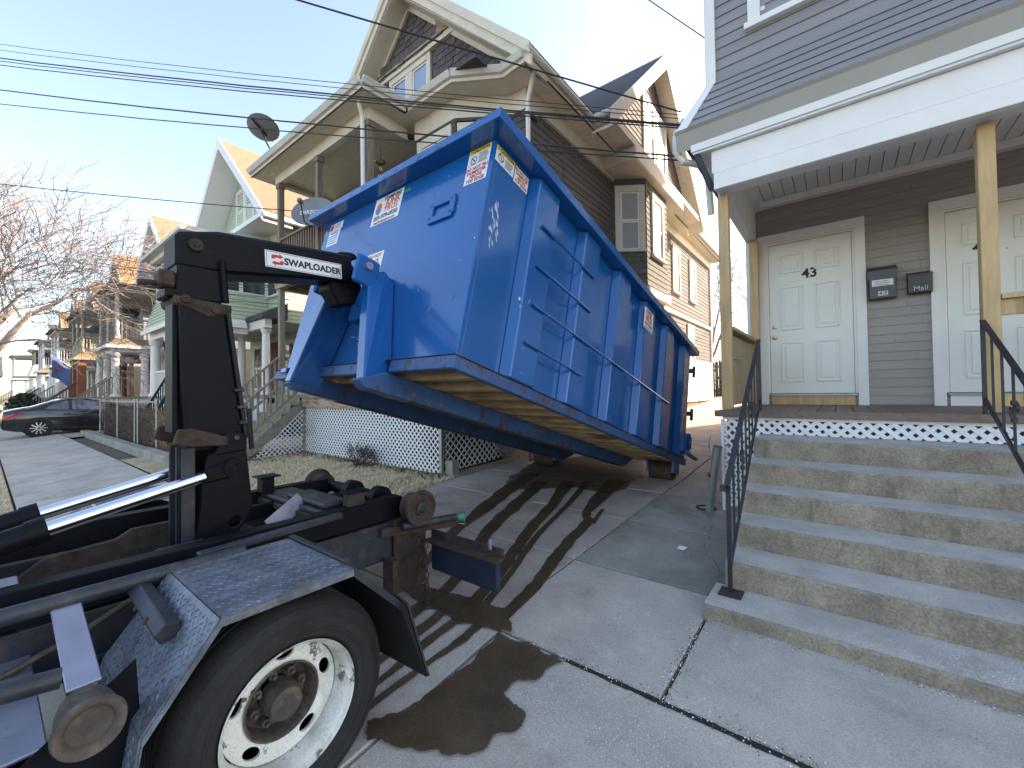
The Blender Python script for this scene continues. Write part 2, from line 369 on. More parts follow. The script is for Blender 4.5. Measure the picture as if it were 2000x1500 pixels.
kb.prism([(-600, -2.32, -.5), (-600, -2.15, -.5), (-600, -2.15, -.25), (-600, -2.3, -.26)], (900, 0, 0))
struct('kerb', kb, 'concrete')
sw = struct('sidewalk', sheet(-120, 40, [.32, 1.0, 1.88], -.035), 'crack')
def slab(x0, x1, y0, y1, mat, parent, name='slab', gap=.009, th=.06, cutter=None):
    n = 6; mb = MB(); xs = [x0 + gap, x1 - gap]
    ys = [y0 + gap] + [y for y, _ in GP if y0 + .02 < y < y1 - .02] + [y1 - gap]
    for y in ys:
        for x in xs: mb.v.append(Vector((x, y, g(y) + rnd.uniform(-.001, .001))))
    m_ = len(ys)
    for i in range(m_ - 1): mb.f.append([2 * i, 2 * i + 1, 2 * i + 3, 2 * i + 2])
    for i in range(2 * m_): mb.v.append(mb.v[i] + Vector((0, 0, -th)))
    o_ = 2 * m_
    for i in range(m_ - 1):
        mb.f.append([2 * i, 2 * i + 2, o_ + 2 * i + 2, o_ + 2 * i]); mb.f.append([2 * i + 1, 2 * i + 3, o_ + 2 * i + 3, o_ + 2 * i + 1])
    mb.f.append([0, 1, o_ + 1, o_]); mb.f.append([2 * m_ - 2, 2 * m_ - 1, o_ + 2 * m_ - 1, o_ + 2 * m_ - 2])
    return mb.build(name, mat, parent, bevel=.006)
xs = [-66 + 1.45 * i for i in range(44)]
for i in range(len(xs) - 1): 
    if xs[i + 1] < -4.5: slab(xs[i], xs[i + 1], .32, 1.9, 'concrete', sw)
for a, b in ((xs[[i for i in range(len(xs)) if xs[i] < -4.5][-1]], -3.15), (-3.15, -1.6), (-1.6, -.1), (-.1, 1.5), (1.5, 3.1), (3.1, 4.7), (4.7, 6.3)):
    slab(a, b, .32, 1.9, 'concrete', sw)
dv = struct('driveway', sheet(-4.62, 1.6, [1.88, 2.7, 4.8, 6, 20, 26], -.035), 'crack')
YS = [1.9, 2.98, 4.05, 5.15, 6.3, 7.6, 9, 10.5, 12, 14, 16, 18, 20, 22, 26]
for i in range(len(YS) - 1):
    slab(-4.6, -1.72, YS[i], YS[i + 1], 'concrete_brown', dv)
    if i == 0:
        slab(-1.72, -.665, YS[i], YS[i + 1], 'concrete', dv); slab(-.665, 1.6, 1.9, 2.72, 'concrete', dv)
    elif i == 1: slab(-1.72, -.61, YS[i], YS[i + 1], 'concrete_green', dv)
    elif i == 2: slab(-1.72, -.63, YS[i], YS[i + 1], 'concrete_green', dv)
    else: slab(-1.72, -1.0, YS[i], YS[i + 1], 'concrete_brown', dv)
# verge grass strip and apron of the truck's crossing
struct('verge', sheet(-120, -8.9, [-2.14, -1, .3], -.02), 'lawn')
ap = struct('driveway_apron', sheet(-5.4, 3, [-2.14, -1, .3], -.03), 'crack')
for a, b in ((-5.4, -3.6), (-3.6, -1.6), (-1.6, .4), (.4, 3)): slab(a, b, -2.14, .3, 'concrete', ap)
struct('lawn', sheet(-12.6, -4.61, [1.92, 2.7, 4.8, 6], .0), 'lawn')
npt = struct('neighbour_driveway', sheet(-24.9, -21.2, [1.92, 2.7, 4.8, 16], -.005), 'concrete_brown')


# water runoff and stain on the concrete: thin sheets with their own ragged outlines
wr = struct('water_runoff', MB().add([(-2.9, 4.6, g(4.6) + .0035), (-2.7, 4.6, g(4.6) + .0035), (-2.7, 4.9, g(4.9) + .0035), (-2.9, 4.9, g(4.9) + .0035)], [(0, 1, 2, 3)]), 'wet')
def wet_attr(o, vals):
    at = o.data.attributes.new('wetness', 'FLOAT', 'POINT')
    for i, v in enumerate(vals): at.data[i].value = v
    return o
def wet_poly(pts, dz, name='puddle', it=3, amp=.018, full=1.):
    q = [Vector((x, y, 0)) for x, y in pts]
    for _ in range(it):
        o = []
        for i in range(len(q)):
            a, b = q[i], q[(i + 1) % len(q)]; o += [a, (a + b) / 2 + Vector((rnd.uniform(-1, 1), rnd.uniform(-1, 1), 0)) * min(amp, (b - a).length * .18)]
        q = o
    n = len(q); area = sum(q[i].x * q[(i + 1) % n].y - q[(i + 1) % n].x * q[i].y for i in range(n)); sg = 1 if area > 0 else -1
    out = []
    for i in range(n):
        d = (q[(i + 2) % n] - q[i - 2]).normalized(); out.append(q[i] + Vector((d.y, -d.x, 0)) * sg * .009)
    me = bpy.data.meshes.new(name); bm = bmesh.new()
    vi = [bm.verts.new((p.x, p.y, g(p.y) + dz)) for p in q]; vo = [bm.verts.new((p.x, p.y, g(p.y) + dz)) for p in out]
    f = bm.faces.new(vi)
    for i in range(n): bm.faces.new((vi[i], vi[(i + 1) % n], vo[(i + 1) % n], vo[i]))
    bmesh.ops.triangulate(bm, faces=[f]); bm.normal_update()
    for f in bm.faces:
        if f.normal.z < 0: f.normal_flip()
    bm.to_mesh(me); bm.free(); me.materials.append(MATS['wet'])
    return wet_attr(link(name, me, wr), [full] * n + [0.] * n)
def ribbon(pts, dz):
    P = [Vector(p) for p in pts]; C4 = [[], [], [], []]
    n = 8 * (len(P) - 1)
    for i in range(n + 1):
        t = i / 8; k = min(int(t), len(P) - 2); f = t - k
        p0, p1, p2, p3 = P[max(k - 1, 0)], P[k], P[k + 1], P[min(k + 2, len(P) - 1)]
        c = .5 * ((2 * p1) + (p2 - p0) * f + (2 * p0 - 5 * p1 + 4 * p2 - p3) * f * f + (3 * p1 - p0 - 3 * p2 + p3) * f ** 3)
        d = Vector(((p2 - p1).x, (p2 - p1).y, 0)).normalized(); s_ = Vector((-d.y, d.x, 0))
        w0 = abs(c.z) * (1 + .35 * noise.noise(Vector((i * .45, pts[0][0] * 9, 1)))); w1 = abs(c.z) * (1 + .35 * noise.noise(Vector((i * .45, pts[0][0] * 9, 7))))
        b = Vector((c.x, c.y, 0))
        for A, ww in ((C4[0], w0 + .004), (C4[1], w0 * .9), (C4[2], -w1 * .9), (C4[3], -w1 - .004)):
            q = b + s_ * ww; A.append(Vector((q.x, q.y, g(q.y) + dz)))
    mb = MB(); m_ = n + 1
    for A in C4: mb.v += A
    for r_ in range(3): mb.f += [[r_ * m_ + i, r_ * m_ + i + 1, (r_ + 1) * m_ + i + 1, (r_ + 1) * m_ + i] for i in range(n)]
    return wet_attr(mb.build('water_streak', 'wet', wr), [0.] * m_ + [1.] * m_ + [1.] * m_ + [0.] * m_)
STREAKS = [[(-3.73, 5.23, .117), (-3.44, 4.24, .117), (-3.17, 3.37, .087), (-2.97, 2.8, .072), (-2.75, 2.38, .057), (-2.58, 2.0, .047)],
 [(-3.32, 4.89, .105), (-3.0, 3.88, .09), (-2.77, 3.17, .074), (-2.52, 2.67, .061), (-2.31, 2.28, .054), (-2.19, 1.93, .047)],
 [(-3.01, 5.08, .094), (-2.63, 4.08, .069), (-2.42, 3.37, .063), (-2.21, 2.81, .054), (-2.07, 2.45, .05), (-1.93, 2.0, .047)],
 [(-2.77, 5.22, .056), (-2.48, 4.18, .034), (-2.29, 3.37, .029), (-2.15, 2.91, .032), (-1.97, 2.42, .025), (-1.85, 2.03, .029)],
 [(-2.44, 5.42, .139), (-2.25, 4.42, .085), (-2.14, 3.97, .045), (-2.02, 3.78, .054), (-1.94, 3.3, .058), (-1.83, 2.82, .054), (-1.74, 2.48, .05), (-1.69, 2.18, .046), (-1.67, 2.0, .047)],
 [(-2.06, 4.2, .022), (-2.0, 3.93, .022), (-1.94, 3.75, .012)],
 [(-1.74, 1.92, .034), (-1.73, 1.69, .029), (-1.75, 1.52, .018), (-1.76, 1.36, .022), (-1.78, 1.0, .022)],
 [(-1.88, 1.95, .04), (-1.89, 1.65, .032), (-1.88, 1.46, .034), (-1.87, 1.32, .022), (-1.86, 1.0, .022)],
 [(-2.04, 1.95, .043), (-2.01, 1.68, .04), (-2.0, 1.48, .034), (-1.98, 1.1, .027)],
 [(-2.23, 1.95, .054), (-2.17, 1.65, .051), (-2.13, 1.2, .047)]]
for i, s_ in enumerate(STREAKS): ribbon(s_, .0045 + .0007 * i)
wet_poly([(-2.6, 1.95), (-2.24, 1.99), (-1.92, 2.06), (-1.7, 2.08), (-1.57, 1.97), (-1.53, 1.9), (-1.64, 1.87), (-1.84, 1.8), (-2.1, 1.82), (-2.55, 1.86)], .0122)
wet_poly([(-1.58, 1.86), (-1.34, 1.875), (-1.15, 1.86), (-1.2, 1.75), (-1.2, 1.69), (-1.29, 1.61), (-1.28, 1.53), (-1.21, 1.51), (-1.13, 1.5), (-1.11, 1.43), (-1.19, 1.34), (-1.17, 1.29), (-1.27, 1.18), (-1.44, 1.11), (-1.62, 1.03), (-1.7, 1.08), (-1.6, 1.24), (-1.57, 1.46), (-1.57, 1.7)], .013)
wet_poly([(-3.9, 4.93), (-4.15, 6.14), (-3.63, 6.86), (-2.58, 6.86), (-2.2, 5.74), (-2.25, 4.77), (-2.69, 4.79), (-3.03, 4.6), (-3.3, 4.4), (-3.6, 4.4)], .0136, amp=.05, full=.55)
# crumbled dark crack between sidewalk and driveway
ck = MB(); n = 90
for i in range(n):
    x = -1.15 + 3.4 * i / n; y = 1.893 + .006 * noise.noise(Vector((x * 7, 0, 0))); h = .012 + .012 * abs(noise.noise(Vector((x * 5, 3, 0))))
    x2 = x + 3.4 / n
    ck.add([(x, y - h, .0015 + g(y - h)), (x2, y - h, .0015 + g(y - h)), (x2, y + h * .6, .003), (x, y + h * .6, .003)], [(0, 1, 2, 3)])
o = ck.build('crack', 'crack', dv)

# ------------------------------------------------------------------ blue hook-lift dumpster (local axes: a length, b across, c up)
DA = Vector((.003488, .964929, -.262488)); DB = Vector((-.999993, .003615, 0)); DC = DA.cross(DB).normalized()
DO = Vector((-1.791, 1.716, 1.546))
dm = Matrix(((DA.x, DB.x, DC.x, DO.x), (DA.y, DB.y, DC.y, DO.y), (DA.z, DB.z, DC.z, DO.z), (0, 0, 0, 1)))
dp = thing('dumpster', 'large blue steel open-top dumpster tilted up on the hook arm', 'dumpster', mat=dm)
L_, W_, H_ = 4.79, 2.44, 1.772
def db(name, mat, *b, bevel=.006, parent=dp): return MB().box(*b).build(name, mat, parent, bevel=bevel, local=True)
db('front_wall', 'blue', .06, .1, .06, 2.38, .086, 1.705)
db('side_wall', 'blue', .1, 4.72, .06, .1, .086, 1.705); db('side_wall', 'blue', .1, 4.72, 2.34, 2.38, .086, 1.705)
db('rear_door', 'blue', 4.72, 4.77, .06, 2.38, .07, 1.66)
db('floor', 'cream_steel', .1, 4.72, .1, 2.34, .09, .12)
PR = [(0, 1.702), (.14, 1.694), (.142, 1.772), (-.05, 1.773), (-.05, 1.702)]   # top rail profile: outward offset, height
CO = [(.06, .06, -1, -1), (.06, 2.38, -1, 1), (4.76, 2.38, 1, 1), (4.76, .06, 1, -1)]
for i in range(4):
    m_ = MB(); n = len(PR)
    for (a_, b_, sa, sb) in (CO[i], CO[(i + 1) % 4]): m_.v += [Vector((a_ + sa * d * (.6 if a_ > 4 else 1), b_ + sb * d, c_)) for d, c_ in PR]
    m_.f = [[j, (j + 1) % n, n + (j + 1) % n, n + j] for j in range(n)] + [list(range(n)), list(range(n, 2 * n))]
    m_.build('top_rail', 'blue', dp, bevel=.004, local=True)
# bottom side channel
db('sill_channel', 'blue_worn', 0, .05, 0, .635, 0, .085); db('sill_channel', 'blue_worn', 0, .05, .745, 1.615, 0, .085); db('sill_channel', 'blue_worn', 0, .05, 1.725, 2.44, 0, .085)
db('sill_channel', 'blue_worn', .051, 4.75, 0, .05, 0, .0845); db('sill_channel', 'blue_worn', .051, 4.75, 2.39, 2.44, 0, .0845)
MB().box(-.002, .058, .0, 2.44, .0865, .0905).box(.06, 4.75, -.003, .06, .0865, .0905).build('sill_edge', 'rust', dp, local=True)
a = .22
while a < 4.7:
    db('crossmember', 'cream_steel', a, a + .07, .051, 2.389, .005, .088, bevel=.01); a += .29
# ribs on both long sides
for sgn, b0 in ((-1, .06), (1, 2.38)):
    for k in range(6):
        a0 = .47 + .755 * k
        if k == 5: a0 = 4.28
        d = -.078 if sgn < 0 else .078
        m_ = MB(); m_.prism([(a0, b0, .092), (a0 + .045, b0 + d, .092), (a0 + .33, b0 + d, .092), (a0 + .375, b0, .092)], (0, 0, 1.6))
        m_.build('rib', 'blue', dp, bevel=.008, local=True)
for c_, a0, a1 in ((1.32, .6, 1.47), (.985, .6, 1.47), (.68, .62, 3.74), (.378, .6, 1.44)):
    MB().tube([(a0, -.03, c_), (a1, -.03, c_)], .011, 8).build('rung', 'blue', dp, smooth=True, local=True)
# A-frame: two leaning legs welded to the front, skid rails, pick-up bar
for b0, b1, nm in ((.64, .9, 0), (1.62, 1.33, 1)):
    m_ = MB(); t = .1
    a9 = -.16 if nm == 0 else -.2
    m_.prism([(a9, b0, -.1), (.058, b0, -.1), (.058, b1, .74), (-.04, b1, .8), (a9, b1, .72)], (0, t, 0))
    m_.build('hook_frame_leg', 'blue', dp, bevel=.01, local=True)
    m_ = MB(); m_.prism([(-.2, b0, -.105), (-.14, b0, -.15), (4.1, b0, -.15), (4.36, b0, -.03), (4.36, b0, -.002), (.0, b0, -.002)], (0, t, 0))
    rl = m_.build('skid_rail', 'blue_worn', dp, bevel=.008, local=True)
    MB().box(.25, 4.0, b0 - .004, b0 + t + .004, -.156, -.151).build('wear_strip', 'rust', rl, local=True)
db('hook_frame_plate', 'blue', -.29, -.1, .87, .9, .6, .82, bevel=.02)
db('hook_frame_plate', 'blue', -.29, -.1, 1.42, 1.45, .6, .82, bevel=.02)
MB().tube([(-.2, .84, .745), (-.2, 1.46, .745)], .028, 14).build('pickup_bar', 'bare_steel', dp, smooth=True, local=True)
MB().box(-.02, .058, .95, 1.32, .45, .8).build('hook_frame_web', 'blue', dp, bevel=.01, local=True)
# gussets on the front sill
for b0 in (1.74,): MB().prism([(-.2, b0, -.02), (.0, b0, -.02), (.0, b0, .08), (-.2, b0, .02)], (0, .1, 0)).build('toe_plate', 'blue', dp, bevel=.006, local=True)
# inspection pocket
pk = MB()
for q in (((-.0, .37, 1.2), (-.0, .63, 1.2)), ((-.0, .37, 1.335), (-.0, .63, 1.335)), ((0, .385, 1.2), (0, .385, 1.335)), ((0, .615, 1.2), (0, .615, 1.335))):
    pk.bar((.05, q[0][1], q[0][2]), (.05, q[1][1], q[1][2]), .055, .02, (1, 0, 0) if q[0][1] != q[1][1] else (1, 0, 0))
pk.build('tarp_hook_pocket', 'blue', dp, bevel=.004, local=True)
# wheels (ground rollers) and rear latches
for b0, b1 in ((.05, .36), (1.95, 2.33)):
    m_ = MB().lathe([(0, .02), (0, .125), (b1 - b0, .125), (b1 - b0, .02)], (4.38, b0, -.13), (0, 1, 0), 24)
    m_.build('ground_roller', 'rust', dp, smooth=True, local=True)
    MB().box(4.26, 4.5, b0 - .035, b0 - .005, -.16, .0).box(4.26, 4.5, b1 + .005, b1 + .035, -.16, .0).build('roller_bracket', 'blue_worn', dp, local=True)
for c_ in (1.42, .75, .32): 
    MB().box(4.74, 4.85, -.04, .08, c_, c_ + .05).build('hinge', 'blue_worn', dp, bevel=.01, local=True)
    MB().tube([(4.86, -.01, c_ - .06), (4.86, -.01, c_ + .11)], .022, 8).build('hinge_pin', 'black_steel', dp, local=True)
MB().box(4.42, 4.72, -.075, -.055, .16, .2).box(4.42, 4.46, -.075, .055, .16, .42).box(4.62, 4.66, -.075, .055, .16, .45).build('door_latch', 'blue', dp, bevel=.006, local=True)
MB().tube([(4.45, -.09, .14), (4.9, -.09, .12)], .03, 8).build('latch_bar', 'blue_worn', dp, local=True)

FB = lambda b, c, off=.0615: frame((.06 - (off - .06) , b, c), (0, -1, 0), (0, 0, 1))
def dsticker(face, p0, p1, q0, q1, lines, mat='white_sticker', bars=()):
    """face 'front': p = b range, q = c range; 'side': p = a range"""
    if face == 'front':
        o = MB().box(.0575, .0595, p0, p1, q0, q1).build('sticker', mat, dp, local=True)
        mk = lambda u, v, e=.0: frame((.0568 - e, p1 - u * (p1 - p0), q0 + v * (q1 - q0)), (0, -1, 0), (0, 0, 1))
    else:
        o = MB().box(p0, p1, .0575 + face, .0595 + face, q0, q1).build('sticker', mat, dp, local=True)
        mk = lambda u, v, e=.0: frame((p0 + u * (p1 - p0), .0568 + face - e, q0 + v * (q1 - q0)), (1, 0, 0), (0, 0, 1))
    wd = abs(p1 - p0); ht = q1 - q0
    for u0, u1, v0, v1, bm_ in bars:
        m_ = mk((u0 + u1) / 2, (v0 + v1) / 2)
        me = MB().box(-(u1 - u0) * wd / 2, (u1 - u0) * wd / 2, -(v1 - v0) * ht / 2, (v1 - v0) * ht / 2, -.0004, .0004).mesh('print_block', bm_, m_)
        link('print_block', me, o)
    for body, u, v, sz, im, bold, sx in lines:
        text_obj('lettering', body, sz, im, o, mk(u, v, .0008), bold, .0003, sx=sx)
    return o
BK, RD = 'ink_black', 'ink_red'
def fine(u, v, rows, w_, st, colr=BK): return [(u - w_ / 2, u + w_ / 2 - rnd.uniform(0, w_ * .2), v - i * st - st * .18, v - i * st + st * .18, colr) for i in range(rows)]
dsticker('front', 1.085, 1.49, 1.403, 1.682, [('STAMFORD', .64, .89, .047, BK, .0015, 1.), ('JUNK', .68, .7, .085, 'ink_orange', .003, 1.), ('PROS', .66, .48, .078, 'ink_orange', .0012, 1.), ('203-979-0550', .5, .24, .06, BK, .0012, 1.02), ('stamfordjunkpros.com', .5, .075, .034, RD, .0006, 1.)],
         bars=[])
for mt_, a0, a1 in (('ink_orange', 0, math.pi), ('ink_blue', math.pi, 2 * math.pi)):
    q = [Vector((.0565, 1.49 - .075 - .042 * math.cos(a0 + (a1 - a0) * k / 12), 1.403 + .165 + .06 * math.sin(a0 + (a1 - a0) * k / 12))) for k in range(13)]
    MB().add(q, [list(range(13))]).build('print_block', mt_, dp, local=True)
dsticker('front', .1, .315, 1.552, 1.695, [('! CAUTION', .5, .85, .036, BK, .0012, 1.)], bars=[(.01, .99, .72, .99, 'ink_yellow')] + fine(.72, .62, 7, .44, .08, 'ink_black') + fine(.5, .08, 1, .9, .07))
dsticker('front', .1, .315, 1.4, 1.55, [('DO NOT FILL', .5, .82, .037, RD, .0012, 1.), ('DUMPSTER', .5, .59, .037, RD, .0012, 1.), ('ABOVE', .5, .37, .037, RD, .0012, 1.), ('TOP EDGE', .5, .14, .037, RD, .0012, 1.)])
dsticker('front', 1.16, 1.4, .93, 1.1, [('DO NOT', .5, .8, .046, RD, .001, 1.), ('BLOCK', .5, .5, .046, RD, .001, 1.), ('DUMPSTER', .5, .19, .042, RD, .001, 1.)])
dsticker('front', 2.04, 2.28, 1.57, 1.65, [], bars=[(.03, .3, .1, .9, 'ink_red')] + fine(.65, .75, 3, .6, .24, RD))
dsticker('front', 2.06, 2.27, 1.395, 1.565, [('NOTICE', .5, .84, .04, 'ink_blue', .001, 1.)], bars=fine(.5, .64, 4, .86, .16, 'ink_blue'))
dsticker(0, .075, .28, 1.545, 1.668, [('! CAUTION', .5, .85, .034, BK, .0012, 1.)], bars=[(.01, .99, .71, .99, 'ink_yellow')] + fine(.72, .6, 6, .44, .09))
dsticker(0, .29, .458, 1.53, 1.662, [('DO NOT FILL', .5, .83, .03, RD, .001, .95), ('DUMPSTER', .5, .6, .031, RD, .001, .95), ('ABOVE', .5, .37, .032, RD, .001, 1.), ('TOP EDGE', .5, .14, .031, RD, .001, 1.)])
dsticker(-.081, 2.72, 3.0, 1.35, 1.6, [('STAMFORD', .5, .89, .035, BK, .001, 1.), ('JUNK', .52, .71, .075, 'ink_orange', .002, 1.), ('PROS', .52, .47, .075, RD, .0015, 1.), ('203-979-0550', .5, .24, .04, BK, .001, 1.), ('stamfordjunkpros.com', .5, .08, .024, RD, .0004, 1.)])
dsticker(-.081, 4.37, 4.58, .95, 1.17, [('NOTICE', .5, .86, .04, RD, .001, 1.)], bars=fine(.5, .6, 4, .8, .13))
for (u, v) in ((.21, 1.62),):                      # no-scavenging ring printed on both caution labels
    for m_ in (frame((.0562, .255, 1.6), (0, -1, 0), (0, 0, 1)), frame((.13, .0562, 1.595), (1, 0, 0), (0, 0, 1))):
        q = MB(); n = 20
        for j in range(n):
            t0, t1 = 2 * math.pi * j / n, 2 * math.pi * (j + 1) / n
            q.add([(math.cos(t0) * .032, math.sin(t0) * .032, 0), (math.cos(t1) * .032, math.sin(t1) * .032, 0), (math.cos(t1) * .026, math.sin(t1) * .026, 0), (math.cos(t0) * .026, math.sin(t0) * .026, 0)], [(0, 1, 2, 3)])
        q.add([(-.024, .018, 0), (-.018, .024, 0), (.024, -.018, 0), (.018, -.024, 0)], [(0, 1, 2, 3)])
        link('print_ring', q.mesh('print_ring', 'ink_black', m_), dp)
MB().box(.057, .059, .985, 1.07, 1.615, 1.64).build('asset_tag', 'ink_green', dp, local=True)
# paint scrapes on the side panel
for k in range(34):
    t = rnd.random(); grp = k % 2
    a0 = .13 + .05 * t + .035 * grp + rnd.gauss(0, .012); c0 = 1.22 - .27 * t + .05 * grp + rnd.gauss(0, .012); l_ = rnd.uniform(.03, .09); w_ = rnd.uniform(.002, .007)
    d = Vector((.035, 0, -.1)).normalized() if grp == 0 else Vector((.03, 0, -.1)).normalized(); s_ = Vector((d.z, 0, -d.x)) * w_
    p = Vector((a0, .0592 - .0001 * k / 10, c0))
    MB().add([p, p + d * l_ * .4 + s_, p + d * l_, p + d * l_ * .5 - s_], [(0, 1, 2, 3)]).build('scrape', 'scrape', dp, local=True)
for (a0, c0, r_) in ((.48, .66, .012), (.5, .61, .006), (.03, .9, .005)):
    MB().lathe([(0, .001), (.002, r_), (.004, .001)], (a0, -.021 if a0 > .2 else .058, c0), (0, 1, 0), 8).build('paint_chip', 'white_trim', dp, local=True)

M('scratch_dark', (.012, .03, .07), .7); M('rust_run', (.11, .055, .03), .9, var=.4, scale=20)
def mark(p, d, n_, l_, w_, mat, name='scratch'):
    p = Vector(p); d = Vector(d).normalized(); s_ = d.cross(Vector(n_)).normalized() * w_
    MB().add([p, p + d * l_ * .3 + s_, p + d * l_, p + d * l_ * .6 - s_], [(0, 1, 2, 3)]).build(name, mat, dp, local=True)
for k in range(46):                                 # front panel and rail
    mark((.0588 - .00002 * k, rnd.uniform(.15, 2.3), rnd.uniform(.2, 1.6)), (0, rnd.gauss(0, 1), rnd.gauss(-.3, .7)), (1, 0, 0), rnd.uniform(.02, .1), rnd.uniform(.0006, .0022), rnd.choice(('scratch_dark', 'scratch_dark', 'scrape')))
for k in range(40): mark((-.0838, rnd.uniform(0, 2.4), rnd.uniform(1.7, 1.76)), (0, 1, rnd.gauss(0, .2)), (1, 0, 0), rnd.uniform(.02, .12), rnd.uniform(.0008, .003), rnd.choice(('scratch_dark', 'scrape', 'rust_run')))
for k in range(70):                                 # side panels and rib faces
    i = rnd.randrange(6); a0 = (.47 + .755 * i if i < 5 else 4.28); rib = rnd.random() < .6
    mark((a0 + .06 + rnd.uniform(0, .2) if rib else a0 + .45 + rnd.uniform(0, .22), (-.0195 if rib else .0585) - .00002 * k, rnd.uniform(.15, 1.6)), (rnd.gauss(.2, .6), 0, rnd.gauss(-.8, .5)), (0, 1, 0), rnd.uniform(.02, .12), rnd.uniform(.0006, .0025), rnd.choice(('scratch_dark', 'scratch_dark', 'scrape')))
for k in range(60):                                 # rust runs down from the lower seam and rail underside
    a0 = rnd.uniform(.1, 4.6); mark((a0, -.0012 - .00001 * k, .084), (rnd.gauss(0, .05), 0, -1), (0, 1, 0), rnd.uniform(.02, .08), rnd.uniform(.001, .006), 'rust_run', 'rust_run')
for k in range(30):
    b0 = rnd.uniform(.02, 2.4)
    if not (.63 < b0 < .75 or 1.61 < b0 < 1.73): mark((-.0012, b0, .084), (0, rnd.gauss(0, .05), -1), (1, 0, 0), rnd.uniform(.02, .08), rnd.uniform(.001, .006), 'rust_run', 'rust_run')
def crack_line(pts, w_=.0025):
    q = [Vector((x, y, 0)) for x, y in pts]
    for _ in range(4):
        o = []
        for a, b in zip(q, q[1:]): o += [a, (a + b) / 2 + Vector((rnd.gauss(0, 1), rnd.gauss(0, 1), 0)) * (b - a).length * .09]
        q = o + [q[-1]]
    mb = MB()
    for i, p in enumerate(q):
        d = (q[min(i + 1, len(q) - 1)] - q[max(i - 1, 0)]).normalized(); s_ = Vector((-d.y, d.x, 0)) * w_ * rnd.uniform(.4, 1.2)
        for e in (s_, -s_): r_ = p + e; mb.v.append(Vector((r_.x, r_.y, g(r_.y) + .0022)))
    mb.f = [[2 * i, 2 * i + 1, 2 * i + 3, 2 * i + 2] for i in range(len(q) - 1)]; return mb.build('hairline_crack', 'crack', dv)
crack_line([(-1.7, 4.6), (-1.45, 4.45), (-1.2, 4.5), (-1.0, 4.35)]); crack_line([(-1.0, 4.3), (-.9, 3.7), (-.75, 3.2)], .002); crack_line([(.05, 1.88), (.12, 1.5), (.05, 1.1)], .003); crack_line([(-4.4, 4.9), (-3.9, 4.2), (-3.3, 4.1)]); crack_line([(-.4, 1.4), (.2, 1.2), (.9, 1.3)], .0012)
gt = MB(); gt2 = MB()
for k in range(2600):
    m_ = rnd.random()
    if m_ < .3: x, y = rnd.uniform(-1.6, 1.5), 1.9 + rnd.gauss(0, .025)
    elif m_ < .42: x, y = -.665 + rnd.gauss(0, .02), rnd.uniform(1.9, 2.7)
    elif m_ < .6: x, y = -1.72 + rnd.gauss(0, .03), rnd.uniform(1.9, 6)
    elif m_ < .7: x, y = rnd.uniform(-.6, 1.5), 2.69 - abs(rnd.gauss(0, .02))
    elif m_ < .8: x, y = -4.55 + rnd.gauss(0, .06), rnd.uniform(2, 7)
    else: x, y = rnd.uniform(-4.5, 1.5), rnd.uniform(.5, 6)
    r_ = rnd.uniform(.0015, .0045); c = Vector((x, y, g(y) + .003)); T_ = gt if rnd.random() < .6 else gt2
    if y > 2.68 and x > -.7: continue
    T_.add([c + Vector((r_, 0, 0)), c + Vector((0, r_ * .8, 0)), c + Vector((-r_, 0, .001)), c + Vector((0, -r_, 0)), c + Vector((0, 0, r_))], [(0, 1, 4), (1, 2, 4), (2, 3, 4), (3, 0, 4)])
for T_, nm, mt_, lb in ((gt, 'grit', 'soil', 'dark grit and soil caught along the concrete joints'), (gt2, 'road_salt', 'white_trim', 'white road salt grains scattered over the concrete')):
    o = T_.build(nm, mt_); o['kind'] = 'stuff'; tag(o, lb, 'grit' if nm == 'grit' else 'salt')

# ------------------------------------------------------------------ hook-lift truck
tk = thing('hooklift_truck', 'black flatbed hook lift truck chassis with tread plate fender and raised arm', 'truck', (-2.9, .7, -.14))
def tb(name, mat, *b, bevel=.004, parent=tk): return MB().box(*b).build(name, mat, parent, bevel=bevel)
def curve_plate(name, outer, inner, holes, th, m, mat, parent):
    cu = bpy.data.curves.new(name, 'CURVE'); cu.dimensions = '2D'; cu.fill_mode = 'BOTH'; cu.extrude = th / 2
    for loop in [outer] + ([inner] if inner else []) + holes:
        sp = cu.splines.new('POLY'); sp.points.add(len(loop) - 1); sp.use_cyclic_u = True
        for i, (x, y) in enumerate(loop): sp.points[i].co = (x, y, 0, 1)
    t = bpy.data.objects.new('t', cu); col.objects.link(t)
    dg = bpy.context.evaluated_depsgraph_get(); dg.update()
    me = bpy.data.meshes.new_from_object(t.evaluated_get(dg)); bpy.data.objects.remove(t); bpy.data.curves.remove(cu)
    me.materials.clear(); me.materials.append(MATS[mat]); me.transform(wm(parent).inverted() @ m); me.name = name
    return link(name, me, parent)
circ = lambda r_, n=40, cx=0, cy=0, ry=None, rot=0: [(cx + r_ * math.cos(t) * math.cos(rot) - (ry or r_) * math.sin(t) * math.sin(rot), cy + r_ * math.cos(t) * math.sin(rot) + (ry or r_) * math.sin(t) * math.cos(rot)) for t in [2 * math.pi * i / n for i in range(n)]]
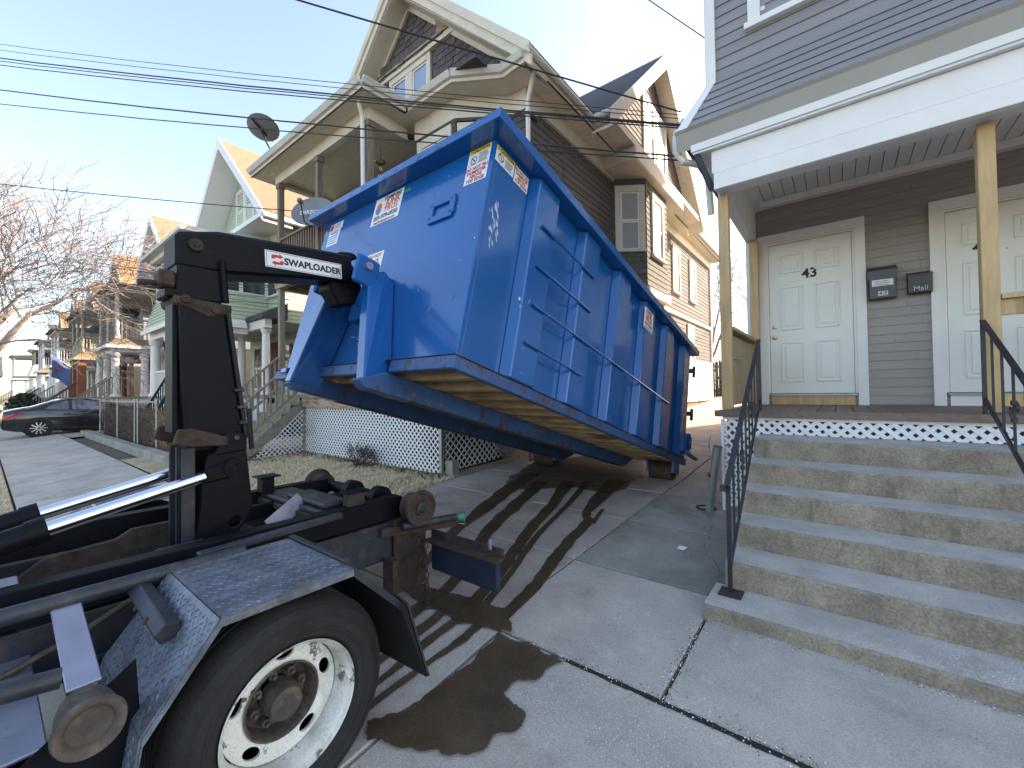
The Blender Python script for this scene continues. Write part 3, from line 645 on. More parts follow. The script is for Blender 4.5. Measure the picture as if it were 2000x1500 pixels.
def dual(xo, yc, zc, sg, full=True):
    """dual wheel set, outer sidewall at x=xo, sg=+1 when the outside faces +X"""
    wo_ = bpy.data.objects.new('wheel', None); col.objects.link(wo_); wo_.parent = tk; WORLD[wo_.name] = wm(tk)
    RT = .392
    for k in range(2 if full else 1):
        x0 = xo - sg * .27 * k
        pr = [(.02, .232), (.004, .24), (-.004, .25), (-.01, .256), (-.012, .275), (-.016, .279), (-.016, .285), (-.012, .289), (-.012, .318), (-.016, .321), (-.016, .325), (-.011, .329), (-.004, .35), (.004, .358), (.001, .364), (.012, .374), (.03, .384), (.05, RT)]
        gr = []
        for q in range(4): gr += [(.06 + q * .034, RT), (.066 + q * .034, RT - .014), (.074 + q * .034, RT - .014), (.08 + q * .034, RT)]
        full_p = pr + gr + [(.21, RT), (.23, .38), (.25, .34), (.245, .27), (.225, .232)]
        MB().lathe(full_p, (x0, yc, zc), (-sg, 0, 0), 64).build('tyre', 'rubber', wo_, smooth=True)
    # outer rim: flange, barrel, dished disc with hand holes, hub and nuts
    MB().lathe([(.012, .226), (-.006, .232), (-.012, .2365), (-.006, .24), (.0, .236), (.006, .226), (.035, .214), (.075, .2105), (.1, .212), (.12, .205)], (xo, yc, zc), (-sg, 0, 0), 64).build('rim', 'rim_white', wo_, smooth=True)
    holes = [circ(.034, 20, .17 * math.cos(R(15 + 72 * i)), .17 * math.sin(R(15 + 72 * i)), .022, R(15 + 72 * i + 90)) for i in range(5)]
    mm = Matrix(((0, 0, sg, xo - sg * .1), (sg, 0, 0, yc), (0, 1, 0, zc), (0, 0, 0, 1)))
    curve_plate('wheel_disc', circ(.207), circ(.13), holes, .012, mm, 'rim_white', wo_)
    MB().lathe([(.094, .129), (.086, .137), (.084, .13), (.1, .124), (.16, .118), (.17, .06)], (xo, yc, zc), (-sg, 0, 0), 40).build('wheel_centre', 'hub', wo_, smooth=True)
    MB().lathe([(.05, .0), (.05, .045), (.056, .056), (.075, .06), (.15, .062)], (xo, yc, zc), (-sg, 0, 0), 28).build('hub', 'hub', wo_, smooth=True)
    for i in range(8):
        t = 2 * math.pi * (i + .3) / 8; p = Vector((xo - sg * .142, yc + .088 * math.cos(t), zc + .088 * math.sin(t)))
        MB().lathe([(0, .017), (.02, .016), (.022, .008), (.036, .008), (.038, .0)], p, (sg, 0, 0), 6).build('lug_nut', 'hub', wo_)
    MB().lathe([(.2, .0), (.2, .215)], (xo, yc, zc), (-sg, 0, 0), 32).build('brake_drum', 'flap', wo_)
    return wo_
dual(-1.6, .717, .24, 1); dual(-4.2, .717, .24, -1)
# fenders
def fender(x0, x1, lip):
    pts = [(.25, .22), (.285, .445), (.475, .692), (.93, .692)]; t = .007
    sh = MB()
    for (y0, z0), (y1, z1) in zip(pts, pts[1:]):
        n_ = Vector((0, -(z1 - z0), (y1 - y0))).normalized() * t
        sh.prism([(x0, y0, z0), (x0, y1, z1), (x0, y1 + n_.y, z1 + n_.z), (x0, y0 + n_.y, z0 + n_.z)], (x1 - x0, 0, 0))
    for (y0, z0), (y1, z1) in zip(pts, pts[1:]):
        sh.prism([(lip, y0, z0 - .022), (lip, y1, z1 - .022), (lip, y1, z1 + .003), (lip, y0, z0 + .003)], (.006 if lip > -3 else -.006, 0, 0))
    fo = sh.build('fender', 'tread_plate', tk)
    lg = MB(); pit = .032
    for (y0, z0), (y1, z1) in zip(pts[:-1], pts[1:]):
        d = Vector((0, y1 - y0, z1 - z0)); ln = d.length; d.normalize(); nn = Vector((0, -d.z, d.y)); X = Vector((1, 0, 0))
        i = 0; s_ = pit / 2
        while s_ < ln - .008:
            xx = min(x0, x1) + .015 + (pit / 2 if i % 2 else 0); j = 0
            while xx < max(x0, x1) - .01:
                c_ = Vector((xx, y0, z0)) + d * s_ + nn * t
                a_ = (X + d * (1 if (i + j) % 2 else -1)).normalized(); b_ = nn.cross(a_)
                e, f_ = a_ * .0115, b_ * .004
                lg.add([c_ - e, c_ - f_, c_ + e, c_ + f_, c_ + nn * .0035 - e * .45, c_ + nn * .0035 + e * .45], [(0, 1, 5, 4), (1, 2, 5), (2, 3, 4, 5), (3, 0, 4)])
                xx += pit; j += 1
            s_ += pit / 2; i += 1
    lo_ = lg.build('tread_lugs', 'tread_plate', fo); lo_['kind'] = 'stuff'
    return fo
fender(-2.13, -1.553, -1.553); fender(-4.25, -3.67, -4.25)
MB().prism([(-1.62, .93, .692), (-1.62, 1.15, .475), (-1.62, 1.15, .483), (-1.62, .932, .7)], (.075, 0, 0)).prism([(-1.552, .93, .665), (-1.552, 1.15, .445), (-1.552, 1.15, .48), (-1.552, .93, .698)], (.006, 0, 0)).build('fender_tail', 'grimy_steel', tk)
MB().bar((-2.14, .95, .695), (-1.63, .95, .695), .03, .03).build('fender_angle', 'grimy_steel', tk, bevel=.004)
MB().add([(-2.06, 1.02, .59), (-1.56, 1.14, .5), (-1.515, 1.158, .47), (-1.43, 1.2, .17), (-1.8, 1.19, .16), (-2.02, 1.19, .18)], [(0, 1, 2, 3, 4, 5)]).prism([(-2.06, 1.026, .59), (-1.56, 1.146, .5), (-1.515, 1.164, .47), (-1.43, 1.206, .17), (-1.8, 1.196, .16), (-2.02, 1.196, .18)], (0, .01, 0)).build('mud_flap', 'flap', tk)
# marker lamp channel lying on the front slope of the fender
m_ = MB(); m_.prism([(-2.14, .365, .625), (-2.14, .345, .66), (-2.14, .375, .69), (-2.14, .415, .68), (-2.14, .425, .64)], (.4, 0, -.03)); m_.build('lamp_channel', 'grimy_steel', tk, bevel=.004)
for x in (-2.0, -1.86): MB().lathe([(0, .012), (.008, .011), (.008, 0)], (x, .352, .64), (0, -.7, .5), 8).build('bolt', 'rust', tk)
# rails
tube = MB().tube([(-2.15, -3.2, .683), (-2.15, .745, .69)], .03, 12); tube.build('side_tube', 'grimy_steel', tk, smooth=True)
MB().bar((-2.25, .6, .69), (-2.3, 1.3, .695), .05, .03).build('side_bar', 'grimy_steel', tk, bevel=.004)
for x0, x1 in ((-2.46, -2.37), (-3.43, -3.34)):
    tb('subframe_rail', 'black_steel', x0, x1, -3.2, 1.78, .56, .7); tb('chassis_rail', 'grimy_steel', x0 + .005, x1 - .005, -3.2, 1.86, .3, .545)
for x0 in (-2.62, -3.16):
    m_ = MB(); m_.prism([(x0, -1.6, .52), (x0, .1, .52), (x0, .2, .6), (x0, .46, .62), (x0, .53, .66), (x0, .72, .66), (x0, .72, .5), (x0, -1.6, .4)], (.04, 0, 0)); m_.build('inner_rail', 'rust' if x0 < -3 else 'grimy_steel', tk, bevel=.004)
for x0 in (-2.6, -3.14): tb('tilt_rail', 'black_steel', x0, x0 + .06, .9, 1.6, .57, .66)
tb('crossmember', 'black_steel', -3.34, -2.46, -.25, -.1, .45, .6); tb('crossmember', 'grimy_steel', -3.34, -2.46, .98, 1.08, .42, .56); tb('crossmember', 'black_steel', -3.34, -2.46, -1.4, -1.2, .4, .6)
tb('hanger_plate', 'bare_steel', -2.72, -2.6, .02, .1, .5, .66); tb('gearbox', 'black_steel', -3.1, -2.7, -1.1, -.1, .25, .5)
for (y0, z0, zz) in ((-.9, .35, .3), (.05, .3, .25)): MB().tube([(-2.37, y0 - .6, z0), (-2.33, y0, z0 + .02), (-2.3, y0 + .45, z0 + .12), (-2.36, y0 + .7, zz)], .014, 8).build('hose', 'rubber', tk, smooth=True)
MB().tube([(-2.25, .03, .45), (-2.23, .22, .52), (-2.26, .42, .6)], .013, 8).build('hose', 'dark_chain', tk, smooth=True)
# rear deck beam, stop block and post
tb('deck_beam', 'grimy_steel', -3.36, -2.4, 1.27, 1.5, .655, .69, bevel=.01); tb('deck_plate', 'grimy_steel', -3.0, -2.5, 1.3, 1.47, .691, .725, bevel=.012)
tb('deck_angle', 'rust', -3.36, -2.4, 1.245, 1.268, .62, .66)
tb('stop_block', 'rust', -2.455, -2.385, 1.4, 1.51, .7, .78, bevel=.004); tb('stop_block', 'black_steel', -2.475, -2.375, 1.38, 1.53, .781, .79)
tb('stop_post', 'black_steel', -3.36, -3.26, 1.25, 1.33, .69, .8); tb('stop_post_cap', 'black_steel', -3.38, -3.24, 1.22, 1.37, .801, .812)
MB().bar((-2.78, 1.3, .715), (-2.72, 1.08, .6), .1, .012, (1, 0, .3)).build('gusset_strip', 'bare_steel', tk)
# rear rollers
def roller(x, sg):
    MB().lathe([(0, .02), (0, .045), (.012, .05), (.012, .085), (.0, .1), (.0, .116), (.02, .12), (.035, .112), (.05, .092), (.13, .088), (.15, .07), (.15, .0)], (x, 1.82, .632), (-sg, 0, 0), 36).build('roller', 'rust', tk, smooth=True)
    MB().lathe([(-.012, 0), (-.012, .02), (-.004, .024), (.0, .034)], (x, 1.82, .632), (-sg, 0, 0), 16).build('roller_pin', 'grimy_steel', tk, smooth=True)
roller(-2.2, 1); roller(-3.6, -1)
MB().tube([(-3.5, 1.82, .632), (-2.32, 1.82, .632)], .045, 14).build('roller_shaft', 'black_steel', tk, smooth=True)
for x in (-2.72, -3.08): MB().lathe([(0, .03), (0, .085), (.07, .085), (.07, .03)], (x, 1.82, .632), (1, 0, 0), 24).build('roller', 'black_steel', tk, smooth=True)
# bumper, lamp arm, chain
tb('bumper', 'navy_worn', -2.27, -1.66, 1.945, 1.985, .17, .365, bevel=.012); MB().prism([(-2.3, 1.9, .37), (-2.3, 1.99, .37), (-2.3, 1.99, .435), (-2.3, 1.98, .435), (-2.3, 1.98, .38), (-2.3, 1.9, .38)], (.66, 0, 0)).build('bumper_angle', 'rust', tk)
tb('bumper', 'navy_worn', -4.14, -3.53, 1.945, 1.985, .17, .365, bevel=.012); tb('bumper_angle', 'rust', -4.14, -3.5, 1.9, 1.98, .37, .38)
MB().tube([(-1.72, 1.95, .43), (-1.72, 1.95, .49)], .012, 8).build('bumper_bolt', 'bare_steel', tk)
tb('bumper_bracket', 'rust', -2.36, -2.345, 1.7, 1.97, .06, .55); tb('bumper_bracket', 'rust', -3.455, -3.44, 1.7, 1.97, .06, .55); tb('hanger_bracket', 'rust', -2.36, -2.25, 1.62, 1.66, .06, .33)
MB().tube([(-2.26, 1.7, .53), (-2.22, 1.85, .525), (-2.2, 2.12, .505)], [.03, .026, .024], 10).build('lamp_arm', 'grimy_steel', tk, smooth=True)
MB().bar((-2.35, 1.6, .5), (-2.22, 2.14, .455), .03, .05).build('lamp_bracket', 'rust', tk)
la = MB().lathe([(0, .03), (.035, .036), (.06, .035), (.07, .02), (.072, 0)], (-2.215, 2.14, .495), (.75, .65, .05), 18).build('work_lamp', 'green_lens', tk, smooth=True)
MB().tube([(-2.2, 2.15, .45), (-2.17, 2.19, .44), (-2.16, 2.17, .47)], .004, 6).build('wire_clip', 'galvanised', la)
def link_mesh():
    mb = MB(); n = 12; k = 6
    for i in range(n):
        t = 2 * math.pi * i / n; cx, cz = math.cos(t) * .011, math.sin(t) * .011 + (.009 if math.sin(t) > 0 else -.009)
        nx, nz = math.cos(t), math.sin(t)
        for j in range(k):
            s_ = 2 * math.pi * j / k; mb.v.append(Vector((cx + nx * math.cos(s_) * .0042, math.sin(s_) * .0042, cz + nz * math.cos(s_) * .0042)))
    for i in range(n):
        for j in range(k): mb.f.append([i * k + j, i * k + (j + 1) % k, ((i + 1) % n) * k + (j + 1) % k, ((i + 1) % n) * k + j])
    return mb.mesh('link', 'dark_chain', None, True)
LK = link_mesh()
ch = bpy.data.objects.new('chain', None); col.objects.link(ch); ch.parent = tk; WORLD[ch.name] = wm(tk)
cp = []
for i in range(41):
    t = i / 40; x = -2.215 + .085 * t + .05 * math.sin(math.pi * t) * (1 - t); z = .44 - .46 * (1 - abs(2 * t - 1) ** 2.6); cp.append(Vector((x, 1.79 + .03 * math.sin(math.pi * t), max(z, .0))))
for i in range(40):
    d = (cp[i + 1] - cp[i]); q = d.to_track_quat('Z', 'X'); q.rotate(Matrix.Rotation(R(90) * (i % 2), 3, d.normalized()))
    o = link('link', LK, ch); o.matrix_basis = Matrix.Translation((cp[i] + cp[i + 1]) / 2 - Vector((-2.9, .7, -.14))) @ q.to_matrix().to_4x4()
# jib base: twin side plates with a hole, clevis bosses, cylinders
for x, sg in ((-2.73, 1), (-3.1, -1)):
    outer = [(.709, .564), (.895, .575), (.987, .757), (.955, 1.084), (.77, 1.075)]
    mm = Matrix(((0, 0, 1, x), (1, 0, 0, 0), (0, 1, 0, 0), (0, 0, 0, 1)))
    pl = curve_plate('jib_plate', outer, None, [circ(.036, 24, .9, .683)], .024, mm, 'black_steel', tk)
    MB().tube([(x, .883, .994), (x + sg * .045, .883, .994)], .05, 24).build('pivot_boss', 'black_steel', tk, smooth=True)
    for dy, dz in ((.02, .015), (-.015, -.02)): MB().tube([(x + sg * .044, .883 + dy, .994 + dz), (x + sg * .055, .883 + dy, .994 + dz)], .01, 6).build('bolt', 'black_steel', tk)
    m_ = MB(); m_.prism([(x, .75, .925), (x, .87, .94), (x, .89, 1.045), (x, .76, 1.0)], (sg * .035, 0, 0)); m_.build('clevis', 'black_steel', tk, bevel=.008)
    p0, p1 = Vector((x + sg * .005, .755, .958)), Vector((x + sg * .005, .17, .825)); d = (p1 - p0).normalized()
    MB().tube([p0, p1 + d * .05], .031, 20).build('piston_rod', 'chrome', tk, smooth=True)
    MB().tube([p1 - d * .015, p1 + d * .045], .06, 20).build('gland', 'black_steel', tk, smooth=True)
    MB().tube([p1 + d * .02, p1 + d * 1.6], .053, 20).build('cylinder', 'black_steel', tk, smooth=True)
    m_ = MB(); m_.prism([(x, .795, 1.07), (x, .955, 1.085), (x, .955, 1.17), (x, .9, 1.195), (x, .85, 1.19)], (sg * .022, 0, 0)); m_.build('upper_bracket', 'black_steel', tk, bevel=.005)
    MB().tube([(x + sg * .02, .9, 1.16), (x + sg * .035, .9, 1.16)], .014, 8).build('bolt', 'grimy_steel', tk)
    m_ = MB(); m_.prism([(x, .615, 1.155), (x, .635, 1.225), (x, .7, 1.225), (x, .86, 1.165), (x, .86, 1.12), (x, .68, 1.13)], (sg * .03, 0, 0)); m_.build('latch_plate', 'rust', tk, bevel=.005)
for x in (-2.76, -2.87, -3.0): tb('jib_web', 'grimy_steel', x, x + .014, .66, .72, .5, 1.12)
tb('jib_web', 'bare_steel', -2.94, -2.9, .7, .74, .7, 1.14)
MB().tube([(-2.74, .883, .994), (-3.09, .883, .994)], .04, 14).build('pivot_shaft', 'black_steel', tk)
m_ = MB(); m_.prism([(-2.78, .695, 1.08), (-2.78, .985, 1.08), (-2.78, .955, 1.3), (-2.78, .872, 1.93), (-2.78, .66, 1.93), (-2.78, .672, 1.4)], (-.27, 0, 0)); m_.build('mast', 'black_steel', tk, bevel=.02)
tb('mast_rib', 'black_steel', -2.99, -2.84, .64, .665, 1.2, 1.93); MB().bar((-2.77, .975, 1.15), (-2.77, .878, 1.9), .012, .02, (0, 1, 0)).build('hose', 'rubber', tk)
for z_, y_ in ((1.42, .95), (1.32, .965), (1.23, .975)): tb('hose_clip', 'grimy_steel', -2.78, -2.755, y_ - .04, y_ + .012, z_, z_ + .02)
MB().tube([(-2.768, .985, 1.32), (-2.76, .99, 1.2), (-2.765, 1.0, 1.08)], .014, 8).build('hose', 'rubber', tk, smooth=True)
m_ = MB(); m_.prism([(-2.77, .63, 1.94), (-2.77, .9, 1.92), (-2.77, .9, 1.875), (-2.77, .79, 1.84), (-2.77, .64, 1.9)], (-.29, 0, 0)); m_.build('mast_collar', 'rust', tk, bevel=.006)
for y_, z_ in ((.68, 1.925), (.82, 1.885)): MB().lathe([(0, .024), (.015, .022), (.015, 0)], (-2.77, y_, z_), (1, 0, 0), 12).build('bolt', 'rust', tk)
tb('arm_sleeve', 'black_steel', -3.045, -2.785, .648, .862, 1.925, 2.12, bevel=.012)
m_ = MB(); m_.prism([(-2.79, .642, 2.1), (-2.79, .642, 2.29), (-2.79, .845, 2.348), (-2.79, 1.68, 2.418), (-2.79, 1.68, 2.224), (-2.79, .845, 2.105)], (-.25, 0, 0)); m_.build('hook_arm', 'black_steel', tk, bevel=.018)
MB().lathe([(0, .036), (.012, .034), (.012, .015), (.02, .012), (.02, 0)], (-2.785, .73, 2.235), (1, 0, 0), 14).build('pivot_boss', 'rust', tk)
MB().tube([(-2.765, .85, 2.17), (-2.765, .868, 1.93)], .016, 10).build('lock_cylinder', 'black_steel', tk, smooth=True); MB().tube([(-2.765, .861, 2.03), (-2.765, .864, 1.98)], .011, 8).build('piston_rod', 'chrome', tk)
tb('lock_block', 'rust', -2.92, -2.8, .575, .65, 1.985, 2.075, bevel=.012); MB().tube([(-2.86, .5, 2.0), (-2.86, .6, 2.01)], .015, 8).build('lock_bolt', 'rust', tk); tb('lock_block', 'black_steel', -2.99, -2.8, .6, .66, 1.93, 1.985, bevel=.01)
m_ = MB(); m_.prism([(-2.83, 1.55, 2.4), (-2.83, 1.62, 2.44), (-2.83, 1.72, 2.455), (-2.83, 1.76, 2.42), (-2.83, 1.7, 2.395), (-2.83, 1.7, 2.36), (-2.83, 1.77, 2.32), (-2.83, 1.78, 2.2), (-2.83, 1.72, 2.06), (-2.83, 1.6, 2.04), (-2.83, 1.52, 2.16)], (-.17, 0, 0)); m_.build('hook', 'black_steel', tk, bevel=.015)
# maker's plate on the arm
sl_ = math.atan2(.022, .5); mk_o = Vector((-2.786, 1.336, 2.262)); rt = Vector((0, math.cos(sl_), math.sin(sl_))); up_ = Vector((0, -math.sin(sl_), math.cos(sl_)))
def plate(o, w_, h_, t, mat, name, parent):
    q = []; X = Vector((t, 0, 0))
    return MB().prism([o - rt * w_ / 2 - up_ * h_ / 2, o + rt * w_ / 2 - up_ * h_ / 2, o + rt * w_ / 2 + up_ * h_ / 2, o - rt * w_ / 2 + up_ * h_ / 2], X).build(name, mat, parent)
st = plate(mk_o, .505, .104, .002, 'white_sticker', 'sticker', tk)
FX = lambda u, v: frame(mk_o + rt * u + up_ * v + Vector((.0032, 0, 0)), rt, up_)
for w2, h2, u0, v0 in ((.49, .0025, 0, .046), (.49, .0025, 0, -.046), (.0025, .09, -.244, 0), (.0025, .09, .244, 0)): plate(mk_o + rt * u0 + up_ * v0 + Vector((.0021, 0, 0)), w2, h2, .0006, 'ink_black', 'print_block', st)
text_obj('lettering', 'SWAPLOADER', .059, 'ink_black', st, FX(.052, -.004), .0024, .0003, local=False, sx=1.0)
text_obj('lettering', 'U.S.A. LTD', .014, 'ink_black', st, FX(.2, -.034), .0, .0003, local=False)
ar = MB()
for sg in (1, -1):
    c_ = [( -.036, .004), (-.036, .02), (-.028, .03), (.012, .03), (.012, .038), (.036, .022), (.012, .006), (.012, .013), (-.014, .013), (-.014, .004)]
    f_ = FX(-.18, 0)
    ar.add([f_ @ Vector((x * sg, y * sg, 0)) for x, y in c_], [list(range(len(c_)))])
ar.build('emblem', 'ink_red', st)
# step plate, tank, end cap at the lower edge
tb('step_plate', 'bare_steel', -2.38, -1.72, -2.0, .12, .44, .452); tb('tank', 'black_steel', -2.3, -1.74, -2.0, .1, -.02, .43, bevel=.03)
MB().tube([(-1.7, -2.0, .4), (-1.7, .08, .4)], .02, 8).build('step_tube', 'grimy_steel', tk, smooth=True)
m_ = MB(); m_.prism([(-2.13, .15, .67), (-2.13, .225, .67), (-1.86, .245, .5), (-1.86, .165, .5)], (0, 0, .01)); m_.build('fender_brace', 'bare_steel', tk, bevel=.003)
MB().add([(-1.66, .02, .42), (-1.66, .29, .62), (-1.66, .3, .45), (-1.66, .27, .3), (-1.66, .1, .28)], [(0, 1, 2, 3, 4)]).prism([(-1.664, .02, .42), (-1.664, .29, .62), (-1.664, .3, .45), (-1.664, .27, .3), (-1.664, .1, .28)], (-.006, 0, 0)).build('end_plate', 'black_steel', tk)
MB().tube([(-1.72, -1.2, .7), (-1.7, -.1, .665), (-1.69, .14, .635)], .026, 12).build('air_pipe', 'grimy_steel', tk, smooth=True)
MB().tube([(-1.705, -.06, .664), (-1.703, -.03, .662)], .03, 12).build('pipe_band', 'rust', tk)
MB().lathe([(0, 0), (0, .045), (.012, .05), (.02, .062), (.02, .069), (.004, .073), (-.01, .066), (-.08, .06), (-.12, .05)], (-1.545, .18, .55), (1, 0, 0), 36).build('end_cap', 'hub', tk, smooth=True)

# ------------------------------------------------------------------ grey two-family house with porch and concrete steps
gh = thing('grey_house', 'grey vinyl sided house with flared upper storey over a porch and two white doors', 'house', (0, 4.9, .1))
GX1 = 6.5; WY = 6.7
def gb(name, mat, *b, bevel=0., parent=gh): return MB().box(*b).build(name, mat, parent, bevel=bevel)
gb('wall', 'vinyl_taupe', -.96, GX1, WY + .03, 14, .3, 4.0); gb('wall', 'vinyl_grey', -1.06, GX1, 4.93, 14, 4.002, 9.2)
MB().prism([(-1.4, 4.5, 9.2), (-1.4, 9.45, 11.6), (-1.4, 14.4, 9.2)], (8.4, 0, 0)).build('roof', 'roof_dark', gh)
boards(gh, 'siding_board', 'vinyl_taupe', (0, WY + .03, 0), (1, 0, 0), (0, -1, 0), 1.19, 3.96, .105, lambda z: (-.95, 3.4), .018, split=True)
boards(gh, 'siding_board', 'vinyl_grey', (0, 4.93, 0), (1, 0, 0), (0, -1, 0), 4.74, 7.4, .116, lambda z: (-1.06, 3.6), .02, split=True)
boards(gh, 'siding_board', 'vinyl_grey', (0, 4.91, 0), (1, 0, 0), (0, -1, 0), 4.1, 4.74, .116, lambda z: (-1.06 - max(0, 4.74 - z) * .33, 3.6), .02, slope=.6, split=True)
# corner board following the flare, gutter board, soffit, beam
cb = MB(); cb.prism([(-1.075, 4.88, 4.72), (-.985, 4.88, 4.72), (-.985, 4.88, 9.2), (-1.075, 4.88, 9.2)], (0, .06, 0)); cb.build('corner_board', 'white_trim', gh)
cb = MB(); cb.prism([(-1.09, 4.9, 4.74), (-1.09, 5.0, 4.74), (-1.09, 5.0, 9.2), (-1.09, 4.9, 9.2)], (.014, 0, 0)); cb.build('corner_board', 'white_trim', gh)
cb = MB(); cb.add([(-1.075, 4.88, 4.72), (-.985, 4.88, 4.72), (-1.2, 4.47, 4.07), (-1.31, 4.47, 4.07), (-1.075, 4.93, 4.72), (-.985, 4.93, 4.72), (-1.2, 4.52, 4.07), (-1.31, 4.52, 4.07)], [(0, 1, 2, 3), (4, 5, 6, 7), (0, 1, 5, 4), (1, 2, 6, 5), (2, 3, 7, 6), (3, 0, 4, 7)]); cb.build('corner_board', 'white_trim', gh)
cb = MB(); cb.add([(-1.3, 4.5, 4.08), (-1.06, 4.95, 4.74), (-1.06, 7, 4.74), (-1.3, 7, 4.08)], [(0, 1, 2, 3)]); cb.build('flare_side', 'vinyl_grey', gh)
MB().prism([(-1.3, 4.49, 4.06), (-1.3, 4.46, 4.085), (-1.3, 4.56, 4.1), (-1.3, 4.56, 3.9), (-1.17, 4.56, 3.9)][:4], (8, 0, 0)).build('taupe_fascia', 'taupe_trim', gh)
cb = MB(); cb.add([(-1.3, 4.49, 4.06), (6.5, 4.49, 4.06), (6.5, 4.56, 3.93), (-1.17, 4.56, 3.93)], [(0, 1, 2, 3)]); cb.build('cove_board', 'taupe_trim', gh)
gb('gutter_board', 'white_trim', -1.165, 6.5, 4.545, 4.62, 3.86, 3.932)
gb('soffit', 'soffit', -1.15, 6.5, 4.56, 4.66, 3.836, 3.859); gb('soffit', 'soffit', -1.15, -1.0, 4.661, 7, 3.836, 3.859)
gb('beam_board', 'white_trim', -.985, 6.5, 4.612, 4.68, 3.603, 3.834, bevel=.004); gb('beam_board', 'white_trim', -.965, 6.5, 4.6, 4.668, 3.43, 3.598, bevel=.004)
gb('beam_inner', 'soffit', -.96, 6.5, 4.669, 4.86, 3.46, 3.99); gb('side_beam', 'soffit', -.98, -.88, 4.861, 6.7, 3.42, 3.98); gb('side_beam', 'soffit', -.879, -.8, 4.861, 6.69, 3.86, 3.98)
x = -.88
while x < 2.6:
    gb('ceiling_board', 'soffit', x + .004, x + .116, 4.862, 6.69, 3.965 + rnd.uniform(0, .002), 3.99); x += .12
gb('ceiling_moulding', 'white_trim', -.8, 3.4, 6.6, 6.71, 3.88, 3.962)
MB().tube([(-.55, 5.4, 3.965), (-.55, 5.4, 3.92), (-.53, 5.41, 3.9), (-.55, 5.42, 3.88)], .006, 6).build('ceiling_hook', 'bare_steel', gh)
window(gh, (-.16, 4.93, 5.95), (1, 0, 0), (0, -1, 0), .8, 1.55, 'white_trim', 'glass', .11)
# downspout at the corner
MB().tube([(-1.3, 4.8, 4.38), (-1.35, 4.72, 4.24), (-1.35, 4.66, 4.1), (-1.33, 4.62, 3.95), (-1.26, 4.62, 3.83), (-1.12, 4.75, 3.8), (-1.07, 4.82, 3.75), (-1.06, 4.9, 3.3)], .035, 8).build('downspout', 'gutter', gh, smooth=True)
MB().bar((-1.12, 4.58, 3.84), (-.985, 4.66, 3.45), .02, .06).build('corner_trim', 'iron', gh)
# posts, deck, lattice
for x0 in (-.975, .885, 2.75): gb('porch_post', 'pine', x0, x0 + .098, 4.8, 4.898, 1.19, 3.43 if x0 > 0 else 3.43, bevel=.005)
gb('wall_post', 'pine', -.94, -.84, 6.5, 6.6, 1.19, 3.42, bevel=.004); gb('corner_trim', 'white_trim', -.99, -.945, 6.56, 6.72, 1.19, 3.5)
x = -1.02
while x < 3.4:
    gb('deck_board', 'deck_brown', x + .003, x + .137, 4.742, WY, 1.145, 1.178, bevel=.003); x += .14
gb('deck_fascia', 'deck_brown', -1.03, 3.4, 4.715, 4.738, 1.115, 1.18, bevel=.003)
gb('deck_frame', 'deck_brown', -.95, 3.4, 4.9, WY, .95, 1.14)
gb('lattice_rail', 'white_lattice', -.965, 2.4, 4.772, 4.79, 1.085, 1.114)
def lattice(parent, P0, U, w_, zb, zt, pitch, sw_, mat, N, name='lattice_slat', tri=None):
    """two layers of diagonal slats clipped to the panel (zb(u), zt(u) callables)"""
    P0 = Vector(P0); U = Vector(U); N = Vector(N); zmin = min(zb(0), zb(w_)); zmax = max(zt(0), zt(w_)); hh = zmax - zmin
    for layer, sg in ((0, 1), (1, -1)):
        k = -hh - pitch if sg > 0 else 0.
        end = w_ if sg > 0 else w_ + hh
        while k < end:
            # sample along the diagonal and keep the inside run
            run = []
            n_ = int(hh / .01) + 1
            for i in range(n_ + 1):
                z = zmin + hh * i / n_; u = k + (z - zmin) * sg
                if 0 <= u <= w_ and zb(min(max(u, 0), w_)) - 1e-6 <= z <= zt(min(max(u, 0), w_)) + 1e-6: run.append((u, z))
            if len(run) > 2:
                (u0, z0), (u1, z1) = run[0], run[-1]; hw = sw_ * .707
                P = lambda u, z, n0: P0 + U * u + Vector((0, 0, z)) + N * n0
                o0 = layer * .007
                pts = [(max(0, u0 - hw), z0), (min(w_, u0 + hw), z0), (min(w_, u1 + hw), z1), (max(0, u1 - hw), z1)]
                MB().prism([P(u, z, o0) for u, z in pts], N * .006).build(name, mat, parent)
            k += pitch
lattice(gh, (-.965, 4.77, 0), (1, 0, 0), 2.3, lambda u: (.955 if u > .36 else .2), lambda u: 1.085, .088, .034, 'white_lattice', (0, -1, 0))
gb('lattice_stile', 'white_lattice', -.98, -.955, 4.755, 4.79, .15, 1.085)
gb('under_deck', 'deck_brown', -.93, 2.4, 4.83, 4.86, .2, 1.1)
